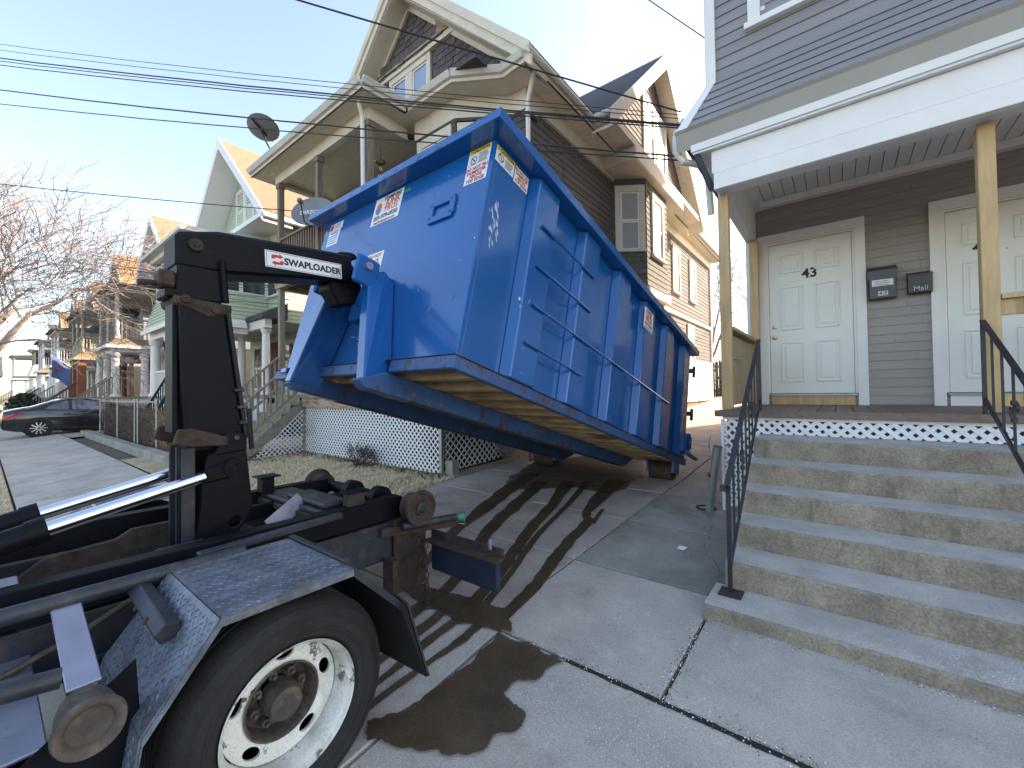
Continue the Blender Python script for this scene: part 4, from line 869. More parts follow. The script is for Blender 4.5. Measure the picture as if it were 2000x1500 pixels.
# doors
def door(x0, x1, z0, z1, num, knobs):
    d = gb('door', 'door_white', x0, x1, WY - .012, WY + .02, z0, z1, bevel=.002); w_ = x1 - x0; h_ = z1 - z0
    for u0, u1 in ((.14, .43), (.57, .86)):
        for v0, v1 in ((.075, .34), (.42, .71), (.8, .925)):
            a0, a1, b0, b1 = x0 + u0 * w_, x0 + u1 * w_, z0 + v0 * h_, z0 + v1 * h_; y = WY - .0125; t = .022
            m_ = MB(); e = .011
            for p, q in (((a0, b0, a1, b0 + t), 0), ((a0, b1 - t, a1, b1), 0), ((a0, b0 + t, a0 + t, b1 - t), 0), ((a1 - t, b0 + t, a1, b1 - t), 0)):
                m_.box(p[0], p[2], y - .011, y + .004, p[1], p[3])
            m_.box(a0 + t * 2.2, a1 - t * 2.2, y - .009, y + .004, b0 + t * 2.2, b1 - t * 2.2)
            m_.build('door_panel', 'door_white', d, bevel=.005)
    cs = .1
    gb('door_casing', 'white_trim', x0 - cs - .03, x0 - .03, WY - .035, WY + .03, 1.179, z1 + .03); gb('door_casing', 'white_trim', x1 + .03, x1 + .03 + cs, WY - .035, WY + .03, 1.179, z1 + .03)
    gb('door_casing', 'white_trim', x0 - cs - .03, x1 + cs + .03, WY - .036, WY + .03, z1 + .031, z1 + .15)
    gb('door_jamb', 'white_trim', x0 - .029, x0 - .004, WY - .02, WY + .03, z0, z1 + .03); gb('door_jamb', 'white_trim', x1 + .004, x1 + .029, WY - .02, WY + .03, z0, z1 + .03); gb('door_jamb', 'white_trim', x0 - .004, x1 + .004, WY - .02, WY + .03, z1 + .006, z1 + .029)
    gb('threshold', 'bare_steel', x0 - .02, x1 + .02, WY - .05, WY + .02, z0 - .03, z0 - .008)
    text_obj('house_number', num[0], .17, 'ink_black', d, frame((num[1], WY - .0145, num[2]), (1, 0, 0), (0, 0, 1)), .004, .003, local=False)
    MB().lathe([(0, .006), (.003, .005), (.003, 0)], ((x0 + x1) / 2 + .01, WY - .012, z0 + 1.52), (0, -1, 0), 8).build('peephole', 'brown_trim', d)
    if knobs:
        for zz in (z0 + .9, z0 + .76): MB().lathe([(0, .03), (.006, .03), (.012, .014), (.035, .014), (.04, .028), (.055, .026), (.06, 0)] if zz < z0 + .8 else [(0, .03), (.012, .029), (.016, .012), (.016, 0)], (x0 + .055, WY - .013, zz), (0, -1, 0), 16).build('door_knob', 'brass', d, smooth=True)
    return d
door(-.735, .15, 1.33, 3.345, ('43', -.28, 2.9), True)
door(.97, 1.85, 1.33, 3.345, ('4', 1.215, 2.9), False)
gb('door_sill', 'pine', -.73, .15, WY - .03, WY + .02, 1.179, 1.298, bevel=.003); gb('door_sill', 'white_trim', .97, 1.85, WY - .02, WY + .02, 1.179, 1.3)
# left guard rail and front rail beyond the second post
gb('rail_cap', 'pine_pale', -.985, -.86, 4.9, 6.5, 2.02, 2.06, bevel=.003); gb('rail_board', 'pine_pale', -.975, -.95, 4.9, 6.5, 1.86, 2.015)
y = 4.92
while y < 6.45: gb('picket', 'pine_pale', -.95, -.93, y, y + .085, 1.22, 1.98); y += .092
MB().tube([(-.9, 4.88, 1.72), (-.86, 5.5, 1.74)], .008, 6).build('rail_tie', 'galvanised', gh)
gb('rail_cap', 'pine', .985, 2.75, 4.79, 4.92, 2.06, 2.1, bevel=.003); gb('rail_board', 'pine', .985, 2.75, 4.83, 4.87, 1.94, 2.058); gb('rail_board', 'pine', .985, 2.75, 4.83, 4.87, 1.24, 1.33)
x = 1.1
while x < 2.7: gb('baluster', 'pine', x, x + .04, 4.79, 4.829, 1.24, 2.05); x += .13
# mailboxes: things of their own
mb1 = thing('mailbox', 'tall black mailbox with paper label and number 43 beside the door', 'mailbox', (.43, WY, 2.45))
m_ = MB(); m_.prism([(.3, WY, 2.45), (.3, WY - .1, 2.45), (.3, WY - .1, 2.78), (.3, WY, 2.84)], (.25, 0, 0)); m_.build('box', 'mailbox', mb1, bevel=.008)
m_ = MB(); m_.prism([(.292, WY, 2.85), (.292, WY - .108, 2.786), (.292, WY - .108, 2.68), (.292, WY - .102, 2.68), (.292, WY - .102, 2.78), (.292, WY, 2.842)], (.266, 0, 0)); m_.build('lid', 'mailbox', mb1)
MB().box(.33, .52, WY - .1035, WY - .101, 2.6, 2.675).build('paper_label', 'paper', mb1)
for i, l_ in enumerate((.12, .14, .13)): MB().box(.35, .35 + l_, WY - .1042, WY - .1037, 2.652 - .02 * i, 2.657 - .02 * i).build('print_block', 'ink_black', mb1)
for i, ch_ in enumerate('43'):
    MB().box(.385 + .045 * i, .425 + .045 * i, WY - .1025, WY - .1005, 2.485, 2.535).build('number_tile', 'paper', mb1)
    text_obj('number', ch_, .055, 'ink_black', mb1, frame((.405 + .045 * i, WY - .1032, 2.51), (1, 0, 0), (0, 0, 1)), .0015, .0003, local=False)
mb2 = thing('mailbox', 'small glossy black wall mailbox nearest the second white door', 'mailbox', (.74, WY, 2.45))
m_ = MB(); m_.prism([(.64, WY, 2.47), (.64, WY - .08, 2.47), (.64, WY - .09, 2.68), (.64, WY, 2.72)], (.21, 0, 0)); m_.build('box', 'mailbox', mb2, bevel=.01)
m_ = MB(); m_.prism([(.635, WY, 2.725), (.635, WY - .1, 2.68), (.635, WY - .1, 2.668), (.635, WY, 2.712)], (.22, 0, 0)); m_.build('lid', 'mailbox', mb2)
text_obj('lettering', 'Mail', .075, 'bare_steel', mb2, frame((.75, WY - .086, 2.52), (1, 0, 0), (0, 0, 1)), 0., .0006, local=False)
# concrete steps
stp = thing('entry_steps', 'six worn concrete steps leading up to the grey porch', 'steps', (.5, 2.7, 0))
NS = 6; rr_, tr_ = .168, .315
for k in range(NS):
    yf = 4.27 - tr_ * k; zt = .95 - rr_ * k; yb = 4.9 if k == 0 else 4.27 - tr_ * (k - 1) + .02
    xl = -.62 - (.05 if k == NS - 1 else 0) + rnd.uniform(-.006, .006)
    st_ = MB(); n = 70
    zb = zt - rr_ if k < NS - 1 else -.04
    top = []; nose = []; bot = []; back = []
    for i in range(n + 1):
        x = xl + (3.0) * i / n; jn = .007 * noise.noise(Vector((x * 5, k * 3.1, 0))) + .006 * max(0, noise.noise(Vector((x * 19, k * 5.1, 2)))); jb = .004 * noise.noise(Vector((x * 9, k * 7.7, 5))) - .012 * max(0, noise.noise(Vector((x * 13, k * 9.1, 8))) - .25)
        back.append(Vector((x, yb, zt + .004))); top.append(Vector((x, yf + .012 + jn, zt + jb * .5))); nose.append(Vector((x, yf - .002 + jn, zt - .014 + jb))); bot.append(Vector((x, yf + jn * .4, zb)))
    st_.v = back + top + nose + bot; q = n + 1
    for i in range(n): st_.f.append([i, i + 1, q + i + 1, q + i])
    tm = MB(); tm.v = st_.v[:2 * q]; tm.f = list(st_.f)
    for i in (0, n):                                # end caps
        pass
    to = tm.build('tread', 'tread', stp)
    rm = MB(); rm.v = st_.v[q:] + [Vector((p.x, yb, zb)) for p in (back[0], back[-1])] + [back[0].copy(), back[-1].copy()]
    for i in range(n): rm.f += [[i, i + 1, q + i + 1, q + i], [q + i, q + i + 1, 2 * q + i + 1, 2 * q + i]]
    rm.f += [[0, q, 2 * q, 3 * q, 3 * q + 2], [n, q + n, 2 * q + n, 3 * q + 1, 3 * q + 3]]
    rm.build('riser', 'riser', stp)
# wrought iron handrails
def iron_rail(label, x0, p0, p1, foot_z):
    t = thing('handrail', label, 'handrail', (x0, p0[0], foot_z))
    (y0, z0), (y1, z1) = p0, p1; sl2 = (z1 - z0) / (y1 - y0); xt = x0 - .05
    P = lambda y, dz=0: Vector((x0 + (xt - x0) * (y - y0) / (y1 - y0), y, z0 + (y - y0) * sl2 + dz))
    MB().bar(P(y0 - .04), P(y1), .035, .014).build('top_rail', 'iron', t, bevel=.003); MB().bar(P(y0 - .03, -.016), P(y1, -.016), .016, .02).build('top_bar', 'iron', t)
    MB().bar(P(y0, -.56), P(y1, -.6), .016, .03).build('bottom_bar', 'iron', t)
    MB().bar(P(y0, -.01), Vector((x0, y0, foot_z)), .024, .024, (0, 1, 0)).build('newel', 'iron', t); MB().bar(P(y1, -.01), Vector((xt, y1, 1.18)), .024, .024, (0, 1, 0)).build('newel', 'iron', t)
    MB().bar(Vector((x0 - .02, y0 - .05, z0 - .02)), Vector((x0 - .02, y0 - .05, z0 - .06)), .03, .03, (0, 1, 0)).build('rail_end', 'iron', t)
    n = 9
    for i in range(1, n):
        y = y0 + (y1 - y0) * i / n
        b = MB().bar(P(y, -.02), P(y, -.57), .013, .013, (0, 1, 0)).build('baluster', 'iron', t)
        if i in (3, 6):
            s_ = MB()
            for sg in (1, -1):
                path = []
                for q in range(15):
                    a = q / 14 * 4.2; r_ = .012 + .03 * q / 14
                    path.append(P(y + sg * (.045 + .0 * a) - sg * r_ * math.cos(a), -.3 + sg * r_ * math.sin(a) - sg * .05))
                s_.tube(path, .006, 5)
            s_.tube([P(y, -.24), P(y, -.27)], .016, 8).tube([P(y, -.35), P(y, -.38)], .016, 8)
            s_.build('scroll', 'iron', t)
    return t
hr = iron_rail('black wrought iron handrail on a rusty foot plate beside the driveway', -.57, (2.93, .82), (4.74, 1.88), .115)
MB().box(-.63, -.5, 2.86, 2.99, .113, .12).build('foot_plate', 'rust', hr)
iron_rail('black wrought iron handrail below the wooden post at the second door', .92, (2.95, .82), (4.74, 1.9), .115)
# leaning drain pipe at the corner of the steps, with its ground collar
dpp = thing('drain_pipe', 'short bent galvanised drain pipe standing in the concrete beside the steps', 'pipe', (-1.12, 4.77, .13))
pm = MB(); pp = [Vector((-1.1, 4.72, .12)), Vector((-1.06, 4.68, .4)), Vector((-1.0, 4.62, .72)), Vector((-.98, 4.6, .82))]
pm.tube(pp, .042, 14, caps=False); pm.build('pipe', 'galvanised', dpp, smooth=True)
MB().tube([pp[1] + Vector((.005, -.01, .1)), pp[1] + Vector((.007, -.014, .13))], .047, 14).build('band', 'dark_chain', dpp)
MB().add([pp[2] + Vector((-.06, -.02, .0)), pp[3] + Vector((-.05, 0, .02)), pp[3] + Vector((-.07, .01, .12)), pp[2] + Vector((-.075, 0, .1))], [(0, 1, 2, 3)]).build('torn_sheet', 'galvanised', dpp)
MB().lathe([(0, .1), (.008, .1), (.008, .075), (0, .075)], (-1.15, 4.79, .132), (0, 0, 1), 24).build('collar', 'crack', dpp)
# small litter
pa = MB(); pa.add([(-1.1, 3.6, .06), (-1.04, 3.58, .062), (-1.02, 3.63, .075), (-1.05, 3.66, .061), (-1.09, 3.65, .068)], [(0, 1, 2), (0, 2, 4), (2, 3, 4)])
pa.v = [Vector((q.x, q.y, q.z + g(q.y) - .055)) for q in pa.v]
single('paper_scrap', 'crumpled white paper scrap lying on the driveway concrete', 'litter', pa, 'paper', (-1.06, 3.62, g(3.62)))
lf = MB()
for i in range(9):
    c_ = Vector((-1.62 + rnd.gauss(0, .06), 5.0 + rnd.gauss(0, .06), 0)); c_.z = g(c_.y) + .006; a = rnd.uniform(0, 6.28); e = Vector((math.cos(a), math.sin(a), .3)) * .03; f_ = Vector((-math.sin(a), math.cos(a), .1)) * .014
    lf.add([c_ - e, c_ - f_, c_ + e, c_ + f_], [(0, 1, 2, 3)])
o = single('fallen_leaves', 'few yellow fallen leaves scattered on the driveway', 'leaves', lf, 'dry_leaf', (-1.62, 5.0, g(5.0))); o['kind'] = 'stuff'

# ------------------------------------------------------------------ weathered cedar-shingled house
ch_ = thing('cedar_house', 'weathered beige and brown shingled three storey house with two level porch', 'house', (-7.4, 6, .2))
def cb_(name, mat, *b, bevel=0., parent=ch_): return MB().box(*b).build(name, mat, parent, bevel=bevel)
XL, XR, YF, YB, EZ = -10.6, -4.3, 5.94, 19.3, 6.9
cb_('wall', 'brown_trim', XL, XR - .035, YF + .03, YB, .9, EZ); cb_('foundation', 'foundation', XL + .02, XR - .02, YF, YB - .02, -.1, .9)
for i in range(14):                                # visible foundation bricks at the rear corner
    for j in range(4): cb_('brick', 'brick_red', XR - .025, XR + .012, 17.2 + .15 * i + (.07 if j % 2 else 0), 17.2 + .15 * i + .138 + (.07 if j % 2 else 0), .62 + .07 * j, .62 + .07 * j + .058)
boards(ch_, 'shingle_course', 'cedar_side', (XR - .034, 0, 0), (0, 1, 0), (1, 0, 0), .95, 6.55, .138, lambda z: (YF, YB), .022)
cb_('frieze', 'beige', XR - .02, XR + .04, YF - .02, YB, 6.555, EZ)
cb_('sill_band', 'beige', XR - .02, XR + .05, 12.2, YB, 3.9, 4.02); cb_('sill_band', 'white_trim', XR - .02, XR + .045, 12.4, YB, .95, 2.5)
cb_('corner_board', 'beige', XR - .05, XR + .05, YB - .06, YB + .04, .9, EZ)
# eaves and soffits
cb_('soffit', 'beige_ceiling', XR + .04, -3.92, 5.5, YB + .3, 6.86, 6.9); cb_('fascia', 'beige', -3.95, -3.915, 5.48, YB + .3, 6.86, 7.0)
MB().tube([(-3.86, 5.46, 6.98), (-3.86, YB + .3, 6.98)], .055, 10).build('gutter', 'gutter', ch_, smooth=True)
# main roof
RX, RZ = -7.45, 10.42; sl3 = (RZ - 6.98) / (-3.85 - RX)
for sg, xe in ((1, -3.82), (-1, -11.08)):
    ze = RZ - sl3 * abs(xe - RX)
    MB().prism([(RX, 5.5, RZ), (xe, 5.5, ze), (xe, 5.5, ze + .1), (RX, 5.5, RZ + .12)], (0, YB + .3 - 5.5, 0)).build('roof', 'roof_dark', ch_)
    # rake boards: layered mouldings
    for d, z0, z1, yy in ((0, -.26, .1, 5.46), (.0, -.08, .115, 5.42)):
        MB().prism([(RX, yy, RZ + z0), (xe, yy, ze + z0), (xe, yy, ze + z1), (RX, yy, RZ + z1)], (0, .06, 0)).build('rake_board', 'beige', ch_)
    MB().prism([(RX, 5.5, RZ - .3), (xe, 5.5, ze - .26), (xe, 5.5, ze - .24), (RX, 5.5, RZ - .28)], (0, .45, 0)).build('rake_soffit', 'beige', ch_)
    MB().prism([(RX, 5.88, RZ - .42), (xe - sg * .35, 5.88, ze - .04), (xe - sg * .35, 5.88, ze + .1), (RX, 5.88, RZ - .28)], (0, .05, 0)).build('rake_frieze', 'beige', ch_)
# gable wall with individual shingles
MB().prism([(-10.9, 5.95, 6.9), (-4.0, 5.95, 6.9), (RX, 5.95, RZ - .1)], (0, .2, 0)).build('gable_wall', 'brown_trim', ch_)
SH = MB().box(-.073, .072, -.0, .012, -.1, .1).mesh('shingle', 'cedar'); SH.transform(Matrix.Rotation(R(-5), 4, 'X'))
cnt = 0
zz = 7.36; row = 0
while zz < 10.2:
    xx = -10.4 + (.075 if row % 2 else 0)
    while xx < -4.4:
        top = RZ - .42 - abs(xx - RX) * sl3 * .965
        near_win = (-8.32 < xx < -6.62 and zz < 8.92) or (8.72 < zz < 8.9)
        if zz < top + .05 and not near_win and cnt < 320:
            o = link('shingle', SH, ch_); o.location = Vector((xx + rnd.uniform(-.008, .008), 5.925 - (.06 if 8.9 <= zz < 9.15 else 0), zz + rnd.uniform(-.012, .012))) - Vector((-7.4, 6, .2)); o.rotation_euler = (0, rnd.uniform(-.02, .02), 0); cnt += 1
        xx += .152
    zz += .142; row += 1
for xw in (-7.84, -7.12): window(ch_, (xw, 5.95, 7.98), (1, 0, 0), (0, -1, 0), .5, 1.25, 'beige', 'sky_glass', .11, 'white_trim')
cb_('gable_band', 'beige', -9.2, -5.7, 5.86, 5.95, 8.74, 8.86); cb_('pent_board', 'peel_wood', -9.0, -5.9, 5.83, 5.95, 8.865, 8.92)
cb_('peeled_board', 'peel_wood', -6.5, -5.95, 5.84, 5.9, 8.92, 9.25)
# porch roof and bay roof
def shed(x0, x1, ye, ze, name='porch_roof'):
    MB().prism([(x0, ye, ze), (x0, ye, ze + .06), (x0, 6.0, ze + .1), (x0, 6.0, ze + .03)], (x1 - x0, 0, 0)).build(name, 'roof_dark', ch_)
shed(-11.3, -6.5, 4.08, 6.93); shed(-6.49, -4.6, 5.0, 6.93, 'bay_roof')
def eave(p, q, w_=.045, h_=.11):                   # gutter trough and moulded fascia
    p = Vector(p); q = Vector(q); d = (q - p).normalized(); n_ = Vector((d.y, -d.x, 0))
    MB().prism([p, p + n_ * .05 + Vector((0, 0, .01)), p + n_ * .1 + Vector((0, 0, .1)), p + n_ * .09 + Vector((0, 0, .115)), p + Vector((0, 0, .115))], q - p).build('gutter', 'gutter', ch_)
    MB().prism([p - n_ * .001, p - n_ * .001 + Vector((0, 0, -.06)), p - n_ * .04 + Vector((0, 0, -.06)), p - n_ * .04], q - p).build('fascia', 'beige', ch_)
eave((-11.4, 4.1, 6.86), (-6.5, 4.1, 6.86)); eave((-6.5, 4.1, 6.86), (-6.42, 5.0, 6.86)); eave((-6.4, 5.02, 6.86), (-5.2, 5.02, 6.86)); eave((-5.2, 5.02, 6.86), (-4.45, 5.5, 6.86)); eave((-4.45, 5.5, 6.86), (-3.95, 5.46, 6.86))
cb_('porch_soffit', 'beige_ceiling', -11.36, -6.54, 4.12, 5.94, 6.8, 6.83)
m_ = MB(); m_.prism([(-6.53, 5.06, 6.801), (-5.22, 5.06, 6.801), (-4.47, 5.54, 6.801), (-4.0, 5.52, 6.801), (-4.0, 6.2, 6.801), (-6.53, 6.2, 6.801)], (0, 0, .03)); m_.build('bay_soffit', 'beige', ch_)
# porch beams, posts, floors, ceilings
cb_('porch_beam', 'beige', -10.85, -6.83, 4.46, 4.58, 6.56, 6.8); cb_('porch_beam', 'beige', -6.95, -6.831, 4.581, 5.35, 6.56, 6.8); cb_('porch_beam', 'beige', -10.85, -10.73, 4.581, 5.94, 6.56, 6.8)
cb_('porch_ceiling', 'beige_ceiling', -10.72, -6.96, 4.581, 5.93, 6.66, 6.7)
for x in (-10.75, -8.88, -6.98):
    cb_('porch_post', 'porch_wood', x, x + .12, 4.46, 4.58, 4.27, 6.56); cb_('post_cap', 'porch_wood', x - .03, x + .15, 4.44, 4.6, 6.44, 6.559)
    cb_('porch_post', 'grey_wood', x, x + .12, 4.47, 4.58, 1.41, 3.98)
cb_('porch_floor', 'grey_wood', -10.95, -6.6, 4.36, 5.94, 4.2, 4.27); cb_('floor_beam', 'peel_wood', -10.85, -6.8, 4.44, 4.58, 3.98, 4.2); cb_('floor_beam', 'peel_wood', -10.85, -10.72, 4.581, 5.94, 3.98, 4.2)
cb_('porch_ceiling', 'brown_trim', -10.7, -6.8, 4.6, 5.93, 4.1, 4.19)
cb_('rail_cap', 'porch_wood', -10.7, -6.86, 4.47, 4.57, 5.14, 5.19); cb_('rail_bottom', 'porch_wood', -10.7, -6.86, 4.5, 4.55, 4.36, 4.41)
x = -10.55
while x < -6.95: cb_('baluster', 'porch_wood', x, x + .04, 4.5, 4.54, 4.411, 5.139); x += .115
# first-floor deck, skirting, front walls
cb_('porch_deck', 'grey_wood', -10.9, -4.8, 4.4, 5.94, 1.32, 1.4); cb_('deck_rim', 'peel_wood', -9.42, -4.8, 4.42, 4.5, 1.12, 1.319)
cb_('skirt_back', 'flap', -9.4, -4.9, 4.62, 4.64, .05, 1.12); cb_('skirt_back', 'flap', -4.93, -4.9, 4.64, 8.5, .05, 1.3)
lattice(ch_, (-9.42, 4.5, 0), (1, 0, 0), 4.5, lambda u: .12, lambda u: 1.12, .105, .026, 'white_lattice', (0, -1, 0))
lattice(ch_, (-4.9, 4.5, 0), (0, 1, 0), 2.6, lambda u: .14 + .04 * u, lambda u: 1.15, .125, .022, 'white_lattice', (1, 0, 0))
lattice(ch_, (-9.43, 3.36, 0), (0, 1, 0), 1.14, lambda u: .1, lambda u: max(.101, .06 + u * .93), .105, .02, 'white_lattice', (1, 0, 0))
cb_('skirt_post', 'peel_wood', -9.47, -9.41, 4.44, 4.5, .05, 1.12); cb_('skirt_post', 'galvanised', -4.94, -4.88, 4.42, 4.47, .05, 1.0); 
cb_('skirt_block', 'concrete_green', -4.86, -4.7, 4.48, 4.62, .08, .34)
for x0, x1, z0, z1, mt in ((XL, -6.6, 1.4, 3.95, 'cream_side'), (XL, -6.6, 4.27, 6.7, 'cedar_side')): cb_('front_wall', mt, x0, x1, 5.9, 5.969, z0, z1)
window(ch_, (-8.3, 5.9, 5.5), (1, 0, 0), (0, -1, 0), .8, 1.5, 'beige', 'glass'); window(ch_, (-8.9, 5.9, 2.7), (1, 0, 0), (0, -1, 0), .8, 1.5, 'beige', 'glass'); window(ch_, (-7.6, 5.9, 2.6), (1, 0, 0), (0, -1, 0), .8, 1.6, 'white_trim', 'glass')
# front bay
BP = [(-6.55, 5.36), (-5.46, 5.36), (-4.62, 5.94), (-4.62, 6.3), (-6.55, 6.3)]
MB().prism([(x, y, .3) for x, y in BP], (0, 0, 6.1)).build('bay_wall', 'cedar_side', ch_)
MB().prism([(x, y, 6.42) for x, y in [(-6.58, 5.33), (-5.45, 5.33), (-4.58, 5.93), (-4.25, 5.93), (-4.25, 6.3), (-6.58, 6.3)]], (0, 0, .378)).build('bay_frieze', 'beige', ch_)
MB().prism([(x, y, 6.36) for x, y in [(-6.58, 5.32), (-5.44, 5.32), (-4.57, 5.92), (-4.27, 5.92), (-4.27, 6.3), (-6.58, 6.3)]], (0, 0, .058)).build('bay_band', 'brown_trim', ch_)
window(ch_, (-6.0, 5.35, 5.42), (1, 0, 0), (0, -1, 0), .68, 1.5, 'beige', 'glass', .14, 'white_trim')
ang = Vector((.84, .58, 0)).normalized(); window(ch_, (-5.06, 5.635, 5.42), ang, (ang.y, -ang.x, 0), .62, 1.5, 'beige', 'glass', .13, 'white_trim')
for x, y in ((-5.46, 5.35), (-4.62, 5.93), (-6.56, 5.36)): cb_('corner_board', 'brown_trim', x - .05, x + .05, y - .03, y + .06, 4.2, 6.359)
boards(ch_, 'shingle_course', 'cedar', (-4.64, 5.94, 0), (1, 0, 0), (0, -1, 0), 4.3, 6.36, .138, lambda z: (.06, .35), .02)
# downpipes
MB().tube([(-6.85, 4.25, 6.9), (-6.87, 4.28, 6.78), (-6.95, 4.4, 6.6), (-6.95, 4.41, 4.3)], .04, 8).build('downspout', 'white_trim', ch_, smooth=True)
MB().tube([(-3.95, 5.75, 6.93), (-3.97, 5.77, 6.82), (-4.2, 5.9, 6.5), (-4.21, 5.91, 1.0)], .042, 8).build('downspout', 'white_trim', ch_, smooth=True)
for z in (6.3, 5.2, 4.9): cb_('pipe_strap', 'white_trim', -4.3, -4.15, 5.86, 5.96, z, z + .03)
# side bay and cross gable
SB = [(XR - .2, 9.3), (XR, 9.6), (-3.65, 10.06), (-3.65, 11.6), (XR, 12.1), (XR - .2, 12.4)]
MB().prism([(x, y, 3.95) for x, y in SB], (0, 0, 2.95)).build('side_bay', 'cedar_side', ch_); MB().prism([(x - .1, y, 1.0) for x, y in SB], (0, 0, 2.7)).build('side_bay', 'beige', ch_)
MB().prism([(x, y, 3.72) for x, y in [(XR - .2, 9.2), (XR + .05, 9.5), (-3.58, 10.0), (-3.58, 11.66), (XR + .05, 12.2), (XR - .2, 12.5)]], (0, 0, .2)).build('bay_skirt', 'beige', ch_)
sd1 = Vector((.65, .46, 0)).normalized(); n1 = Vector((sd1.y, -sd1.x, 0))
boards(ch_, 'shingle_course', 'cedar_side', (XR, 9.6, 0), sd1, n1, 3.98, 6.5, .138, lambda z: (0, .796), .02)
boards(ch_, 'shingle_course', 'cedar_side', (-3.65, 10.06, 0), (0, 1, 0), (1, 0, 0), 3.98, 6.5, .138, lambda z: (0, 1.54), .02)
window(ch_, Vector((XR, 9.6, 5.55)) + sd1 * .4 + n1 * .02, sd1, n1, .46, 1.42, 'beige', 'blind', .13, 'white_trim')
window(ch_, (-3.63, 10.8, 5.5), (0, 1, 0), (1, 0, 0), .62, 1.4, 'beige', 'curtain', .12, 'white_trim')
for y in (13.0, 14.6, 16.6): window(ch_, (XR - .005, y, 5.4), (0, 1, 0), (1, 0, 0), .62, 1.4, 'beige', 'curtain', .11, 'white_trim')
for y in (13.4, 16.2): window(ch_, (XR - .005, y, 3.0), (0, 1, 0), (1, 0, 0), .6, 1.3, 'beige', 'curtain', .11, 'white_trim')
GY0, GY1, GYM, GXF = 7.85, 14.8, 11.3, -3.5
cb_('cross_soffit', 'beige', XR - .2, GXF, GY0, GY1, 6.905, 7.05); MB().box(XR, GXF + .02, 9.0, 12.7, 6.6, 6.9).build('bay_frieze', 'beige', ch_, bevel=.03)
sl4 = (10.3 - 7.05) / (GYM - GY0)
for sg, ye in ((-1, GY0 - .1), (1, GY1 + .1)):
    zz = 10.3 - sl4 * abs(ye - GYM)
    MB().prism([(GXF - 4, GYM, 10.3), (GXF - 4, ye, zz), (GXF - 4, ye, zz + .1), (GXF - 4, GYM, 10.42)], (4, 0, 0)).build('roof', 'roof_dark', ch_)
    MB().prism([(GXF, GYM, 10.0), (GXF, ye, zz - .26), (GXF, ye, zz + .11), (GXF, GYM, 10.43)], (.05, 0, 0)).build('rake_board', 'beige', ch_)
    MB().prism([(GXF - .4, GYM, 9.97), (GXF - .4, ye, zz - .27), (GXF - .4, ye, zz - .24), (GXF - .4, GYM, 10.0)], (.4, 0, 0)).build('rake_soffit', 'beige', ch_)
MB().prism([(GXF - .45, GY0 + .3, 7.05), (GXF - .45, GY1 - .3, 7.05), (GXF - .45, GYM, 10.15)], (.1, 0, 0)).build('gable_wall', 'brown_trim', ch_)
boards(ch_, 'shingle_course', 'cedar_side', (GXF - .35, 0, 0), (0, 1, 0), (1, 0, 0), 7.06, 10.0, .14, lambda z: (GY0 + .3 + (z - 7.05) / sl4, GY1 - .3 - (z - 7.05) / sl4), .022)
for y in (10.85, 11.8): window(ch_, (GXF - .33, y, 8.15), (0, 1, 0), (1, 0, 0), .6, 1.45, 'white_trim', 'curtain', .12, 'white_trim')
MB().tube([(GXF + .02, GY0 - .1, 7.0), (GXF - .4, GY0 - .12, 7.0)], .06, 8).build('gutter', 'gutter', ch_)
# front stairs
sx0, sx1 = -10.7, -9.45
for k in range(6):
    zt = 1.4 - .2 * (k + 1); y1 = 4.4 - .19 * k
    cb_('step_tread', 'grey_wood', sx0, sx1 + .03, y1 - .22, y1, zt - .035, zt); cb_('step_riser', 'mossy_wood', sx0, sx1, y1 - .03, y1 - .01, zt, zt + .165)
MB().prism([(sx1 - .04, 4.44, 1.3), (sx1 - .04, 4.44, .98), (sx1 - .04, 3.28, .05), (sx1 - .04, 3.2, .12), (sx1 - .04, 3.2, .22)], (.05, 0, 0)).build('stringer', 'grey_wood', ch_)
for xx in (sx1 + .0, sx0):
    top0, top1 = Vector((xx, 4.45, 2.3)), Vector((xx, 3.1, 1.05))
    MB().bar(top0, top1, .06, .04).build('stair_rail', 'grey_wood', ch_); MB().bar(top0 - Vector((0, 0, .72)), top1 - Vector((0, 0, .72)), .045, .05).build('stair_rail', 'grey_wood', ch_)
    cb_('newel', 'grey_wood', xx - .05, xx + .05, 3.02, 3.12, .1, 1.2)
    for k in range(11):
        t = (k + .6) / 11.2; p = top0.lerp(top1, t); MB().bar(p, p - Vector((0, 0, .72)), .035, .035, (0, 1, 0)).build('baluster', 'grey_wood', ch_)
cb_('rail_cap', 'grey_wood', -9.4, -6.9, 4.47, 4.56, 2.28, 2.32); 
x = -9.3
while x < -6.95: cb_('baluster', 'grey_wood', x, x + .035, 4.5, 4.535, 1.5, 2.279); x += .125
# wind chime, dishes
wc = thing('wind_chime', 'brass ringed wind chime hanging from the upper porch ceiling', 'wind chime', (-7.55, 5.2, 6.66))
MB().lathe([(0, .1), (.02, .12), (.03, .05)], (-7.55, 5.2, 6.28), (0, 0, 1), 20).build('hoop', 'brass', wc); MB().tube([(-7.55, 5.2, 6.66), (-7.55, 5.2, 6.3)], .004, 5).build('cord', 'wire', wc)
for i, (dx, z) in enumerate(((.0, 6.16), (.05, 6.1), (-.05, 6.02), (.06, 5.85), (-.02, 5.62), (-.04, 5.5))):
    MB().tube([(-7.55 + dx + .03 * math.cos(t), 5.2, z + .03 * math.sin(t)) for t in [2 * math.pi * k / 12 for k in range(13)]], .008, 5).build('ring', 'brass', wc)
    MB().tube([(-7.55 + dx, 5.2, 6.28), (-7.55 + dx, 5.2, z + .03)], .002, 4).build('cord', 'wire', wc)
